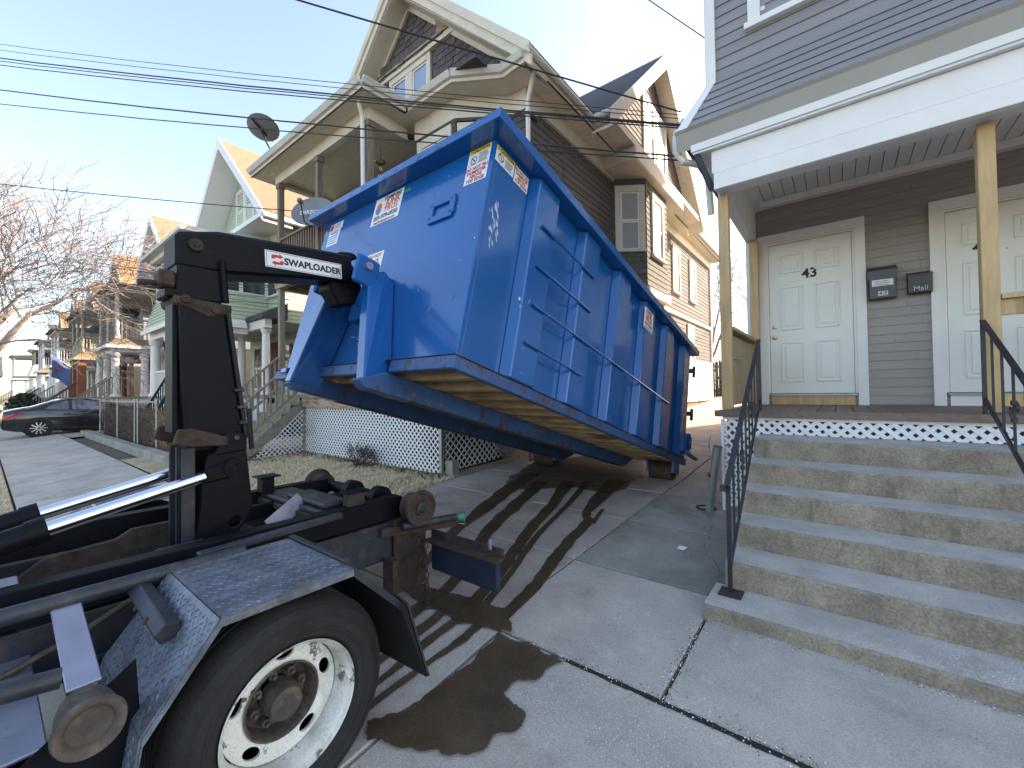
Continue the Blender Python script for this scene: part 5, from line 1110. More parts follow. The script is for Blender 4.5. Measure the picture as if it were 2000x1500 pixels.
def dish(label, c, ax, r_, foot, text=False):
    t = thing('satellite_dish', label, 'satellite dish', foot); c = Vector(c); ax = Vector(ax).normalized()
    up2 = (Vector((0, 0, 1)) - ax * ax.z).normalized(); rt2 = up2.cross(ax).normalized()
    mb = MB(); n, mm = 28, 6
    for i in range(mm + 1):
        q = i / mm
        for j in range(n):
            a = 2 * math.pi * j / n; mb.v.append(c + rt2 * (r_ * 1.12 * q * math.cos(a)) + up2 * (r_ * .82 * q * math.sin(a)) + ax * (.16 * r_ * q * q))
    for i in range(mm):
        for j in range(n): mb.f.append([i * n + j, i * n + (j + 1) % n, (i + 1) * n + (j + 1) % n, (i + 1) * n + j])
    mb.build('reflector', 'dish', t, smooth=True)
    MB().tube([c - ax * .02, c - ax * .1 - up2 * .05, Vector(foot) + Vector((0, 0, .2)), Vector(foot)], .022, 8).build('mast', 'iron', t, smooth=True)
    MB().tube([c - up2 * r_ * .8, c - up2 * r_ * .95 + ax * .25, c - up2 * .25 * r_ + ax * r_ * 1.1], .014, 6).build('feed_arm', 'iron', t); MB().bar(c - up2 * .2 * r_ + ax * r_ * 1.0, c - up2 * .2 * r_ + ax * r_ * 1.25, .07, .07).build('receiver', 'dish', t)
    MB().bar(c - ax * .03 - up2 * .16, c - ax * .03 + up2 * .3, .05, .03, ax).build('back_bracket', 'iron', t)
    if text:
        text_obj('lettering', 'DIRECTV', .14, 'white_sticker', t, frame(c + ax * .055 - up2 * .02, rt2, up2), .002, .001, local=False)
    return t
dish('grey satellite dish on a bent mast at the porch roof edge', (-11.35, 4.35, 8.12), (-.12, .5, .86), .42, (-10.85, 4.45, 7.05))
dish('grey lettered satellite dish on the upper balcony railing', (-8.6, 4.3, 5.2), (.5, -.8, .25), .42, (-8.55, 4.5, 5.17), True)

# ------------------------------------------------------------------ the row of houses up the street
def row_house(xc, label, side, roof, trim, upper, colmat='white_trim', lowmat=None, porch=(-2.1, 2.0), detail=True, pe=3.45, stair='brown_trim', group=None, railmat=None, srun=.2):
    t = thing('row_house', label, 'house', (xc, 6, .2), group)
    def b(name, mat, x0, x1, y0, y1, z0, z1, bevel=0., parent=t): return MB().box(xc + x0, xc + x1, y0, y1, z0, z1).build(name, mat, parent, bevel=bevel)
    lowmat = lowmat or side; railmat = railmat or trim
    b('wall', side, -3.15, 3.15, 5.93, 17, 3.7, 6.9); b('wall', lowmat, -3.12, 3.12, 7.2, 16.9, -.1, 3.69)
    if detail:
        for nm, org, U, N, z0, z1, sp in (('siding', (xc, 5.93, 0), (1, 0, 0), (0, -1, 0), 3.9, 10.0, lambda z: (-3.15, 3.15) if z < 6.9 else (-(10.1 - z) * .93, (10.1 - z) * .93)),
                                          ('siding', (xc + 3.15, 0, 0), (0, 1, 0), (1, 0, 0), 3.7, 6.8, lambda z: (5.93, 17)), ('siding', (xc, 7.2, 0), (1, 0, 0), (0, -1, 0), 1.4, 3.69, lambda z: (-3.12, 3.12)), ('siding', (xc + 3.12, 0, 0), (0, 1, 0), (1, 0, 0), .6, 3.69, lambda z: (7.2, 16.9))):
            siding_mesh(org, U, N, z0, z1, .12, sp).build(nm, lowmat if z0 in (1.4, .6) else side, t)['kind'] = 'stuff'
    MB().prism([(xc - 3.15, 5.96, 6.9), (xc + 3.15, 5.96, 6.9), (xc, 5.96, 10.15)], (0, 11, 0)).build('gable_wall', side, t)
    s = 3.4 / 3.6
    for sg in (1, -1):
        MB().prism([(xc, 5.1, 10.25), (xc + sg * 3.65, 5.1, 10.25 - 3.65 * s), (xc + sg * 3.65, 5.1, 10.35 - 3.65 * s), (xc, 5.1, 10.38)], (0, 12.2, 0)).build('roof', roof, t)
        MB().prism([(xc, 5.06, 10.02), (xc + sg * 3.65, 5.06, 10.02 - 3.65 * s), (xc + sg * 3.65, 5.06, 10.36 - 3.65 * s), (xc, 5.06, 10.39)], (0, .04, 0)).build('rake_board', trim, t)
        MB().prism([(xc, 5.1, 9.98), (xc + sg * 3.65, 5.1, 9.98 - 3.65 * s), (xc + sg * 3.65, 5.1, 10.01 - 3.65 * s), (xc, 5.1, 10.01)], (0, .85, 0)).build('rake_soffit', trim, t)
        b('fascia', trim, *( (3.55, 3.7) if sg > 0 else (-3.7, -3.55)), 5.1, 17.3, 6.7, 6.82)
    b('eave_return', trim, -3.6, 3.6, 5.1, 5.92, 6.72, 6.86)
    for x in (-.42, .42): window(t, (xc + x, 5.93, 8.2), (1, 0, 0), (0, -1, 0), .62, 1.35, trim, 'sky_glass', .1, 'white_trim')
    for x in (-2.2, 2.3): window(t, (xc + x, 5.91, 5.4), (1, 0, 0), (0, -1, 0), .8, 1.5, trim, 'glass', .1, 'white_trim')
    for x in (-2.2, .6, 2.3): window(t, (xc + x, 7.18, 2.5), (1, 0, 0), (0, -1, 0), .8, 1.7, trim, 'glass', .1, 'white_trim')
    for y in (9, 12): window(t, (xc + 3.16, y, 5.4), (0, 1, 0), (1, 0, 0), .7, 1.4, trim, 'glass', .1, 'white_trim')
    b('front_door', 'brown_side', -.9, -.0, 7.12, 7.18, 1.41, 3.45)
    # full width porch deck and roof
    b('porch_deck', 'grey_wood', -3.1, 3.1, 5.35, 7.2, 1.3, 1.4); b('porch_skirt', trim, -3.05, 3.05, 5.4, 5.45, .2, 1.29)
    MB().prism([(xc - 3.3, 5.2, 3.72), (xc - 3.3, 5.2, 3.86), (xc - 3.3, 5.93, 4.25), (xc - 3.3, 5.93, 3.72)], (6.65, 0, 0)).build('porch_roof', 'roof_dark', t); b('porch_beam', trim, -3.2, 3.25, 5.3, 5.5, 3.45, 3.719)
    for x in (-3.0, -.9, 1.0, 2.95): MB().lathe([(0, .15), (.06, .15), (.08, .12), (1.9, .105), (1.94, .14), (2.05, .15)], (xc + x, 5.45, 1.4), (0, 0, 1), 16).build('column', colmat, t, smooth=True)
    # two level front porch
    x0, x1 = porch
    b('porch_deck', 'grey_wood', x0, x1, pe + .15, 5.34, 1.3, 1.4); b('porch_skirt', trim, x0 + .05, x1 - .05, pe + .2, pe + .25, .0, 1.29); b('porch_skirt', trim, x1 - .1, x1 - .05, pe + .25, 5.34, .0, 1.29)
    b('porch_beam', trim, x0 + .02, x1 - .02, pe + .22, pe + .42, 3.35, 3.62); b('porch_beam', trim, x1 - .2, x1 - .02, pe + .421, 5.29, 3.35, 3.62); b('porch_ceiling', trim, x0 + .05, x1 - .21, pe + .421, 5.29, 3.54, 3.6)
    for x in (x0 + .2, (x0 + x1) / 2, x1 - .2):
        if colmat == 'brick_red': b('column', colmat, x - .2, x + .2, pe + .15, pe + .5, 1.4, 3.35)
        else: MB().lathe([(0, .19), (.08, .19), (.1, .15), (1.75, .13), (1.8, .17), (1.95, .19)], (xc + x, pe + .32, 1.4), (0, 0, 1), 20).build('column', colmat, t, smooth=True)
    MB().lathe([(0, .19), (.08, .19), (.1, .15), (1.75, .13), (1.8, .17), (1.95, .19)], (xc + x1 - .2, pe + 1.3, 1.4), (0, 0, 1), 20).build('column', 'white_trim', t, smooth=True)
    # eave skirt between the levels
    mb = MB(); mb.add([(xc + x0 - .15, pe, 3.62), (xc + x1 + .15, pe, 3.62), (xc + x1 + .15, 5.2, 3.62), (xc + x0 - .15, 5.2, 3.62), (xc + x0 + .1, pe + .3, 3.95), (xc + x1 - .1, pe + .3, 3.95), (xc + x1 - .1, 5.2, 3.95), (xc + x0 + .1, 5.2, 3.95)],
                      [(3, 2, 1, 0), (4, 5, 6, 7), (0, 1, 5, 4), (1, 2, 6, 5), (2, 3, 7, 6), (3, 0, 4, 7)]); mb.build('skirt_roof', roof if upper != 'sun' else 'white_trim', t)
    b('skirt_fascia', trim, x0 - .16, x1 + .16, pe - .02, pe + .02, 3.52, 3.66); b('skirt_fascia', trim, x1 + .12, x1 + .16, pe + .021, 5.2, 3.52, 3.66)
    if upper == 'sun':
        mb = MB(); mb.add([(xc + x0 - .05, pe + .05, 3.67), (xc + x1 + .05, pe + .05, 3.67), (xc + x1 + .05, 5.9, 3.67), (xc + x0 - .05, 5.9, 3.67), (xc + x0 + .15, pe + .35, 4.7), (xc + x1 - .15, pe + .35, 4.7), (xc + x1 - .15, 5.9, 4.7), (xc + x0 + .15, 5.9, 4.7)],
                          [(3, 2, 1, 0), (4, 5, 6, 7), (0, 1, 5, 4), (1, 2, 6, 5), (2, 3, 7, 6), (3, 0, 4, 7)]); mb.build('sunporch_skirt', side, t)
        st = MB()
        for k in range(8):
            z = 3.7 + k * .125; f_ = (z - 3.67) / 1.03; yy = pe + .05 + .3 * f_ - .012; xx = x1 + .05 - .2 * f_ + .012
            st.box(xc + x0 - .05 + .2 * f_, xc + xx, yy - .012, yy + .05, z, z + .03); st.box(xc + xx - .05, xc + xx + .012, yy + .051, 5.9, z, z + .03)
        o = st.build('siding', side, t); o['kind'] = 'stuff'
        b('sunporch_core', 'glass', x0 + .2, x1 - .2, pe + .42, 5.9, 4.7, 6.0)
        n = 6
        for i in range(n + 1):
            x = x0 + .15 + (x1 - x0 - .3) * i / n; b('mullion', trim, x - .05, x + .05, pe + .35, pe + .45, 4.7, 5.95)
        for i in range(3): y = pe + .85 + .85 * i; b('mullion', trim, x1 - .25, x1 - .15, y - .05, y + .05, 4.7, 5.95)
        for z in (4.7, 5.35, 5.9): b('sash_rail', trim, x0 + .16, x1 - .16, pe + .37, pe + .43, z - .03, z + .03); b('sash_rail', trim, x1 - .22, x1 - .17, pe + .431, 5.9, z - .03, z + .03)
    else:
        b('rail_cap', railmat, x0 + .1, x1 - .1, pe + .32, pe + .4, 4.8, 4.86); b('rail_cap', railmat, x1 - .18, x1 - .1, pe + .401, 5.9, 4.8, 4.86)
        ba = MB(); x = x0 + .15
        while x < x1 - .15: ba.box(xc + x, xc + x + .04, pe + .34, pe + .38, 3.95, 4.8); x += .14
        y = pe + .5
        while y < 5.85: ba.box(xc + x1 - .16, xc + x1 - .12, y, y + .04, 3.95, 4.8); y += .14
        ba.build('balusters', railmat, t)['kind'] = 'stuff'
        for x, y in ((x0 + .15, pe + .36), (x1 - .15, pe + .36), ((x0 + x1) / 2, pe + .36), (x1 - .15, 5.5)): MB().lathe([(0, .1), (.05, .1), (.06, .075), (1.95, .07), (2.05, .1)], (xc + x, y, 3.95), (0, 0, 1), 12).build('column', trim if colmat == 'brick_red' else colmat, t, smooth=True)
        b('porch_ceiling', 'beige_ceiling', x0 + .05, x1 - .05, pe + .15, 5.9, 5.98, 6.0)
    b('roof_beam', trim, x0, x1, pe + .2, 5.92, 6.001, 6.16); mb = MB()
    mb.add([(xc + x0 - .3, pe, 6.16), (xc + x1 + .3, pe, 6.16), (xc + x1 + .3, 5.95, 6.16), (xc + x0 - .3, 5.95, 6.16), (xc + x0 - .3, pe, 6.26), (xc + x1 + .3, pe, 6.26), (xc + x1 + .1, 5.95, 6.6), (xc + x0 - .1, 5.95, 6.6)],
           [(3, 2, 1, 0), (4, 5, 6, 7), (0, 1, 5, 4), (1, 2, 6, 5), (2, 3, 7, 6), (3, 0, 4, 7)]); mb.build('porch_roof', 'gutter' if upper == 'sun' else 'roof_dark', t)
    # porch rails and stairs
    ba = MB(); x = x0 + .4
    while x < x1 - 1.5: ba.box(xc + x, xc + x + .04, pe + .3, pe + .34, 1.4, 2.2); x += .14
    ba.box(xc + x0 + .3, xc + x1 - 1.5, pe + .28, pe + .36, 2.2, 2.26); ba.build('railing', railmat, t)['kind'] = 'stuff'
    sx = x1 - 1.35
    for k in range(7): b('step', 'concrete', sx, x1 - .1, pe + .15 - srun * (k + 1), pe + .15 - srun * k, g(2.6), 1.4 - .19 * (k + 1))
    for x in (sx, x1 - .1):
        ra = MB(); p, q = Vector((xc + x, pe + .2, 2.25)), Vector((xc + x, pe + .2 - srun * 7.2, .95)); ra.bar(p, q, .05, .06)
        ra.bar(p - Vector((0, 0, .65)), q - Vector((0, 0, .65)), .04, .04)
        for k in range(13): c = p.lerp(q, k / 12); ra.bar(c, c - Vector((0, 0, .68)), .03, .03, (0, 1, 0))
        ra.build('stair_rail', stair, t)
    return t
row_house(-16.9, 'pale green clapboard house with glazed upper sunporch and white columns', 'green_side', 'roof_tan', 'white_trim', 'sun', stair='iron', srun=.09)
row_house(-26.6, 'slate blue house with open upper porch and pale columns past the green house', 'blue_side', 'roof_tan', 'white_trim', 'open', 'white_trim', 'tan_side', pe=3.3, stair='grey_wood', railmat='grey_side')
h3 = row_house(-35.6, 'brown brick columned house with an orange roof and a blue flag', 'grey_side', 'roof_orange', 'cream_side', 'open', 'brick_red', 'brown_side', pe=3.2, stair='brown_side')
row_house(-45.3, 'cream house with tan roof standing beyond the orange roofed house', 'cream_side', 'roof_tan', 'white_side', 'open', 'white_trim', 'tan_side', detail=False, pe=3.0, stair='grey_side')
row_house(-54.8, 'small distant grey gabled house with tan roof behind the bare tree', 'tan_side', 'roof_tan', 'grey_side', 'open', 'white_trim', detail=False, pe=2.9)
row_house(-64.3, 'distant white house with orange roof near the end of the row', 'white_side', 'roof_orange', 'cream_side', 'sun', 'white_trim', detail=False, pe=2.9)
row_house(-76, 'farthest cream house at the end of the street row', 'cream_side', 'roof_dark', 'white_side', 'open', 'white_trim', detail=False, pe=2.0)
# flag on the brick columned house
fl = thing('flag', 'blue flag drooping from a pole on the brick columned porch', 'flag', (-33.9, 3.3, 3.2))
MB().tube([(-33.9, 3.4, 2.9), (-33.4, 2.3, 3.7)], .02, 6).build('pole', 'white_trim', fl)
fm = MB(); nx, nz = 8, 6
for i in range(nx + 1):
    for j in range(nz + 1):
        u, v = i / nx, j / nz; fm.v.append(Vector((-33.42 - .35 * u + .08 * math.sin(u * 6 + v * 3), 2.35 + .75 * u, 3.66 - .55 * u - 1.15 * v + .06 * math.sin(u * 5))))
for i in range(nx):
    for j in range(nz): fm.f.append([i * (nz + 1) + j, i * (nz + 1) + j + 1, (i + 1) * (nz + 1) + j + 1, (i + 1) * (nz + 1) + j])
fm.build('cloth', 'flag_blue', fl, smooth=True)
fm = MB().box(-33.62, -33.5, 2.5, 2.62, 2.9, 3.15); fm.build('flag_patch', 'ink_red', fl)
# house across the end of the street, far left
fh = thing('end_house', 'far low white trimmed building closing the end of the street', 'building', (-95, -4, .0))
MB().box(-100, -92, -9, 1.5, 0, 4.5).build('wall', 'cream_side', fh); MB().prism([(-100.4, -9.4, 4.5), (-91.6, -9.4, 4.5), (-96, -9.4, 7.5)], (0, 11.3, 0)).build('roof', 'roof_dark', fh)
MB().box(-91.9, -90, -9, 1.5, 2.6, 2.9).build('porch_roof', 'white_side', fh)
for y in (-8.5, -5.5, -2.5, 1): MB().box(-90.3, -90.1, y, y + .2, -.2, 2.6).build('column', 'white_side', fh)
for y in (-7, -4, -1): window(fh, (-91.99, y, 1.6), (0, 1, 0), (1, 0, 0), 1.2, 1.6, 'white_side', 'glass', .12, 'white_side')

# ------------------------------------------------------------------ trees, shrubs, hedge
def bare_tree(name, label, base, h, spread, seed, nl=5, depth=5, lean=(0, 0, 0), group='bare street trees', r0=.17, mat='twig', trunk_h=.22, cat='tree', twmul=1.):
    rr = random.Random(seed); t = thing(name, label, cat, base, group); base = Vector(base)
    tr = MB(); cr = MB()
    def grow(p, d, ln, r, lvl):
        q = [p]; dd = d.copy(); rs = [r]; n = 4 if lvl < 3 else 3
        for i in range(n):
            dd = (dd + Vector((rr.gauss(0, .13), rr.gauss(0, .13), rr.gauss(.03, .1)))).normalized(); q.append(q[-1] + dd * ln / n); rs.append(r * (1 - .45 * (i + 1) / n))
        (tr if lvl == 0 else cr).tube(q, rs, 8 if lvl == 0 else (6 if lvl < 2 else (4 if lvl < 3 else 3)), caps=False)
        if lvl >= depth: return
        k = nl if lvl == 0 else rr.choice((3, 4, 4) if lvl < 3 else (3, 4))
        for j in range(k):
            f = 1. if (j == 0 and lvl > 0) or lvl == 0 else rr.uniform(.3, 1)
            i = min(int(f * n), n - 1); s0 = q[i].lerp(q[i + 1], f * n - i) if f < 1 else q[-1]
            ax = dd.orthogonal().normalized(); ax.rotate(Matrix.Rotation(2 * math.pi * (j / k + rr.random() * .3), 3, dd))
            sp = rr.uniform(.35, .75) * (spread if lvl < 2 else 1.)
            nd = (dd * math.cos(sp) + ax * math.sin(sp) + Vector(lean) * .2 + Vector((0, 0, -.04 * lvl))).normalized()
            grow(s0, nd, ln * rr.uniform(.62, .85) if lvl else h * .34, max(rs[-1] * rr.uniform(.55, .8), .011 * twmul) if lvl else r * .55, lvl + 1)
    grow(base - Vector((0, 0, .1)), Vector((0, 0, 1)), h * trunk_h, r0, 0)
    tr.build('trunk', 'bark' if mat == 'twig' else mat, t, smooth=True); cr.build('crown', mat, t, smooth=False)
    return t
bare_tree('street_tree', 'large bare tree with spreading pinkish twigs on the verge nearest the dark car', (-24.0, -.4, -.2), 9.6, 1.2, 11, 8, 6, (.15, .0, .25), r0=.22)
bare_tree('street_tree', 'bare tree on the verge behind the largest bare tree', (-41, -1.9, -.2), 7., .8, 5, 5, 4)
bare_tree('street_tree', 'most distant bare tree along the verge', (-58, -1.9, -.2), 7.5, .8, 8, 5, 4)
for i, (x, y, h) in enumerate(((-3.5, 30, 10), (-6.2, 27, 9), (-1.0, 34, 12))):
    bare_tree('backyard_tree', ('slender bare tree in the backyard beyond the driveway gap', 'bare tree behind the rear corner of the shingled house', 'tall bare tree showing past the porch post')[i], (x, y, g(y)), h, .9, 21 + i, 5, 5, group='backyard trees')
bu = bare_tree('shrub', 'leafless twiggy shrub on the straw lawn before the white lattice', (-6.9, 4.15, g(4.15)), .62, .9, 3, 9, 4, group=None, r0=.022, mat='shrub_twig', trunk_h=.1, cat='shrub', twmul=.35)
hd = MB()
for i in range(5200):
    x = rnd.uniform(-20.6, -12.7); y = rnd.uniform(2.66, 3.1); z = g(y) + rnd.uniform(0, 1.14) * rnd.random() ** .25
    c = Vector((x, y, z)); a = Vector((rnd.gauss(0, 1), rnd.gauss(0, 1), rnd.gauss(0, 1.4))).normalized() * rnd.uniform(.02, .09); b_ = a.orthogonal().normalized() * rnd.uniform(.004, .025)
    hd.add([c - a, c + b_, c + a, c - b_], [(0, 1, 2, 3)])
hd.box(-20.5, -12.8, 2.78, 3.0, .05, 1.02)
o = hd.build('dead_hedge', 'dead_vine'); o['kind'] = 'stuff'; tag(o, 'brown dead vine hedge growing through the chain link fence', 'hedge')
ev = MB()
for i in range(1500):
    a = rnd.uniform(0, 6.28); q = rnd.random() ** .5; z = rnd.uniform(0, 1.7); rr_2 = 1.1 * math.sqrt(max(0, 1 - (z / 1.75) ** 2)) * q
    c = Vector((-44 + rr_2 * math.cos(a), 1.9 + rr_2 * math.sin(a), z)); n_ = Vector((rnd.gauss(0, 1), rnd.gauss(0, 1), rnd.gauss(0, 1))).normalized() * .12; m2 = n_.orthogonal().normalized() * .07
    ev.add([c - n_, c + m2, c + n_, c - m2], [(0, 1, 2, 3)])
ub = thing('evergreen_bush', 'dark rounded evergreen bush in front of the distant porches', 'bush', (-44, 1.9, 0)); ev.build('foliage', 'evergreen', ub)
MB().tube([(-44, 1.9, -.1), (-44, 1.9, 1.0)], .05, 6).build('stem', 'bark', ub)

# ------------------------------------------------------------------ chain link fence, retaining edge
cf = thing('chain_link_fence', 'grey chain link fence with galvanised posts along the neighbouring yard', 'fence', (-16.5, 2.75, .0))
px_ = [-12.95, -14.9, -15.25, -17.6, -20.6]
for x in px_:
    MB().tube([(x, 2.62, 0), (x, 2.62, 1.3)], .022, 8).build('post', 'galvanised', cf, smooth=True); MB().lathe([(0, .035), (.03, .03), (.045, 0)], (x, 2.62, 1.3), (0, 0, 1), 8).build('post_cap', 'galvanised', cf)
MB().tube([(-12.95, 2.62, 1.26), (-20.6, 2.62, 1.26)], .018, 6).build('top_rail', 'galvanised', cf)
wm_ = MB(); x = -20.6
while x < -12.95:
    for sg in (1, -1):
        a, b_ = Vector((x, 2.64, .1)), Vector((x + sg * 1.12, 2.64, 1.22))
        if -20.6 <= b_.x <= -12.95: wm_.bar(a, b_, .004, .004)
    x += .09
wm_.build('wire_mesh', 'grimy_steel', cf)['kind'] = 'stuff'
single('fence_post', 'weathered square wooden post at the nose of the dark car', 'post', MB().box(-21.3, -21.14, 2.8, 2.95, 0, 1.32), 'grey_wood', (-21.2, 2.9, 0), bevel=.01)
re_ = thing('retaining_edge', 'low concrete retaining edge below the chain link fence', 'retaining edge', (-16, 2.45, 0))
x = -22.3
while x < -11.6:
    MB().box(x + .006, x + 1.494, 2.3, 2.56, -.05, .17 + rnd.uniform(-.008, .008)).build('kerb_stone', 'concrete_green', re_, bevel=.02); x += 1.5

# ------------------------------------------------------------------ dark sedan in the neighbour's driveway (nose away from the street)
ca = thing('sedan', 'dark navy sedan parked nose-in across the far sidewalk', 'car', (-24.6, 2.8, -.06))
cx, cy, cz = -24.55, 2.75, -.06                     # centre line x, middle y, ground
ST = [(-2.32, .42, .78, .8, .72, .8, .5), (-2.25, .3, .95, .98, .82, .86, .6), (-1.95, .22, 1.0, 1.06, .9, .88, .62), (-1.55, .2, 1.0, 1.14, .91, .89, .62), (-.85, .19, .98, 1.42, .91, .88, .6), (-.3, .19, .96, 1.45, .91, .88, .6), (.3, .19, .95, 1.4, .91, .88, .6), (1.0, .2, .92, 1.1, .91, .88, .64), (1.35, .2, .9, .96, .91, .88, .7), (1.9, .22, .82, .86, .88, .84, .66), (2.25, .3, .68, .7, .78, .74, .55), (2.34, .4, .58, .6, .65, .62, .45)]
bm_ = MB(); ring = []
for (s, zb, zs, zt, wmx, wb, wr_) in ST:
    pts = [(wb * .9, zb), (wmx, zb + .12), (wmx, zs * .72), (wmx * .975, zs - .03), (wmx * .95, zs)]
    pts += [((wr_ + (wmx * .95 - wr_) * .35), zs + (zt - zs) * .55), (wr_, zs + (zt - zs) * .93), (wr_ * .5, zt), (0, zt + .005)]
    full = [Vector((cx + u, cy + s, cz + z)) for u, z in pts] + [Vector((cx - u, cy + s, cz + z)) for u, z in pts[::-1][1:]]
    ring.append(full)
nn = len(ring[0])
for r_ in ring: bm_.v += r_
for i in range(len(ring) - 1):
    for j in range(nn - 1): bm_.f.append([i * nn + j, i * nn + j + 1, (i + 1) * nn + j + 1, (i + 1) * nn + j])
    bm_.f.append([i * nn + nn - 1, i * nn, (i + 1) * nn, (i + 1) * nn + nn - 1])
bm_.f += [list(range(nn)), [(len(ring) - 1) * nn + j for j in range(nn)]]
bm_.build('body', 'car_paint', ca, smooth=True)
def car_side(name, pts, mat, off=.006):             # panel following the greenhouse side
    v = []
    for s, f in pts:
        for (a, b2) in zip(ST, ST[1:]):
            if a[0] <= s <= b2[0]:
                k = (s - a[0]) / (b2[0] - a[0]); q = [a[i] + (b2[i] - a[i]) * k for i in range(7)]; break
        zs, zt, wmx, wr_ = q[2], q[3], q[4], q[6]; z = zs + (zt - zs) * f
        w0, w1, w2 = wmx * .95, wr_ + (wmx * .95 - wr_) * .35, wr_
        u = w0 + (w1 - w0) * f / .55 if f < .55 else w1 + (w2 - w1) * (f - .55) / .38
        v.append(Vector((cx + u + off, cy + s, cz + z)))
    return MB().add(v, [list(range(len(v)))]).build(name, mat, ca)
car_side('side_window', [(-1.3, .08), (-.62, .06), (-.62, .86), (-.95, .8)], 'car_glass'); car_side('side_window', [(-.52, .06), (.62, .06), (.3, .8), (-.3, .88), (-.52, .88)], 'car_glass')
tr_m = MB()
arc = [(-1.5, .12), (-1.2, .45), (-.9, .83), (-.3, .93), (.3, .86), (.75, .25)]
for (a, b2) in zip(arc, arc[1:]):
    pass
tp = []
for s, zz in ((-1.72, 1.03), (-1.4, 1.17), (-1.0, 1.33), (-.6, 1.405), (-.1, 1.415), (.4, 1.32), (.9, 1.1)): tp.append(Vector((cx + .91 * (.95 if zz < 1.1 else (.88 if zz < 1.2 else (.76 if zz < 1.35 else .7))) , cy + s, cz + zz)))
tr_m.tube(tp, .022, 6).build('window_trim', 'chrome', ca)
for s in (-1.4, 1.42):
    for sg in (1, -1):
        w_o = bpy.data.objects.new('wheel', None); col.objects.link(w_o); w_o.parent = ca; WORLD[w_o.name] = wm(ca)
        o3 = Vector((cx + sg * .93, cy + s, cz + .33)); MB().lathe([(-.02, .0), (-.02, .39), (.012, .39), (.012, .335)], o3 - Vector((sg * .01, 0, 0)), (sg, 0, 0), 32).build('wheel_arch', 'flap', w_o)
        MB().lathe([(.0, .22), (.02, .225), (.028, .27), (.02, .31), (-.03, .33), (-.15, .33)], o3, (sg, 0, 0), 36).build('tyre', 'rubber', w_o, smooth=True)
        MB().lathe([(.004, .0), (.004, .225)], o3, (sg, 0, 0), 32).build('rim_back', 'flap', w_o)
        for k in range(10):
            a = 2 * math.pi * k / 10; e = Vector((0, math.cos(a), math.sin(a))); MB().bar(o3 + e * .03 + Vector((sg * .018, 0, 0)), o3 + e * .222 + Vector((sg * .014, 0, 0)), .038, .012, (1, 0, 0)).build('spoke', 'silver', w_o)
MB().add([(cx + .83, cy - 2.27, cz + .82), (cx + .9, cy - 1.95, cz + .88), (cx + .915, cy - 1.72, cz + .9), (cx + .91, cy - 1.95, cz + .76), (cx + .87, cy - 2.25, cz + .68)], [(0, 1, 2, 3, 4)]).build('tail_lamp', 'tail_red', ca)
MB().bar((cx + .925, cy - .75, cz + .83), (cx + .925, cy - .58, cz + .83), .02, .03).build('door_handle', 'car_paint', ca); MB().bar((cx + .915, cy - 1.0, cz + .29), (cx + .915, cy + 1.0, cz + .29), .02, .03).build('sill_trim', 'flap', ca)
for s in (-.57, .5): MB().bar((cx + .913, cy + s, cz + .35), (cx + .913, cy + s, cz + .9), .006, .006, (0, 1, 0)).build('door_seam', 'flap', ca)
# distant parked cars at the end of the street
for i, (x, y, cm) in enumerate(((-70, -3.6, 'blue_side'), (-80, -3.4, 'silver'))):
    t = thing('parked_car', ('small blue grey car parked far down the street', 'small silver car parked farthest down the street')[i], 'car', (x, y, -.36), 'cars parked far down the street')
    m_ = MB(); m_.prism([(x - 2.2, y - .85, .0), (x + 2.2, y - .85, .0), (x + 2.2, y - .85, .4), (x + 1.2, y - .85, .52), (x + .6, y - .85, 1.0), (x - .9, y - .85, 1.02), (x - 1.7, y - .85, .55), (x - 2.2, y - .85, .45)], (0, 1.7, 0)); m_.build('body', cm, t, bevel=.06)
    for dx in (-1.35, 1.35): MB().tube([(x + dx, y - .88, .0), (x + dx, y + .88, .0)], .33, 14).build('wheel', 'rubber', t)
    MB().box(x + .65, x + 1.19, y - .7, y + .7, .56, .92).build('windscreen', 'car_glass', t)

# ------------------------------------------------------------------ backyard fence in the gap
bf = thing('backyard_fence', 'dark grey board fence across the far end of the driveway', 'fence', (-5, 25, 1))
x = -9.
while x < 1.5: MB().box(x + .008, x + .172, 25, 25.03, 1.0, 2.9 + rnd.uniform(-.03, .03)).build('board', 'grey_side', bf); x += .18
iv = MB()
for i in range(1800):
    c = Vector((rnd.uniform(-8.5, 1), rnd.uniform(24.5, 24.95), 1.05 + rnd.random() ** 1.5 * 2.1)); a = Vector((rnd.gauss(0, 1), rnd.gauss(0, 1), rnd.gauss(0, 1))).normalized() * .09; b_ = a.orthogonal().normalized() * .05
    iv.add([c - a, c + b_, c + a, c - b_], [(0, 1, 2, 3)])
o = iv.build('ivy', 'dead_vine'); o['kind'] = 'stuff'; tag(o, 'dry brown ivy climbing over the backyard board fence', 'ivy')

# ------------------------------------------------------------------ grass and leaf litter
gr = MB()
def blades(x0, x1, y0, y1, n, h=.05):
    for i in range(n):
        x, y = rnd.uniform(x0, x1), rnd.uniform(y0, y1); c = Vector((x, y, g(y) - .002)); a = rnd.uniform(0, 6.28); ln = rnd.uniform(.5, 1.3) * h; tl = rnd.uniform(.5, 1.6)
        d = Vector((math.cos(a) * tl, math.sin(a) * tl, 1)).normalized() * ln; s_ = Vector((-math.sin(a), math.cos(a), 0)) * rnd.uniform(.003, .006)
        gr.add([c - s_, c + s_, c + d], [(0, 1, 2)])
blades(-12.5, -4.62, 2.3, 4.45, 36000)
for _ in range(150):
    tx, ty = rnd.uniform(-12.3, -4.8), rnd.uniform(2.4, 4.35); blades(tx - .12, tx + .12, ty - .1, ty + .1, 60, rnd.uniform(.06, .11))
blades(-4.75, -4.55, 2.0, 4.4, 900, .07); blades(-16, -9, -1.8, .28, 9000)
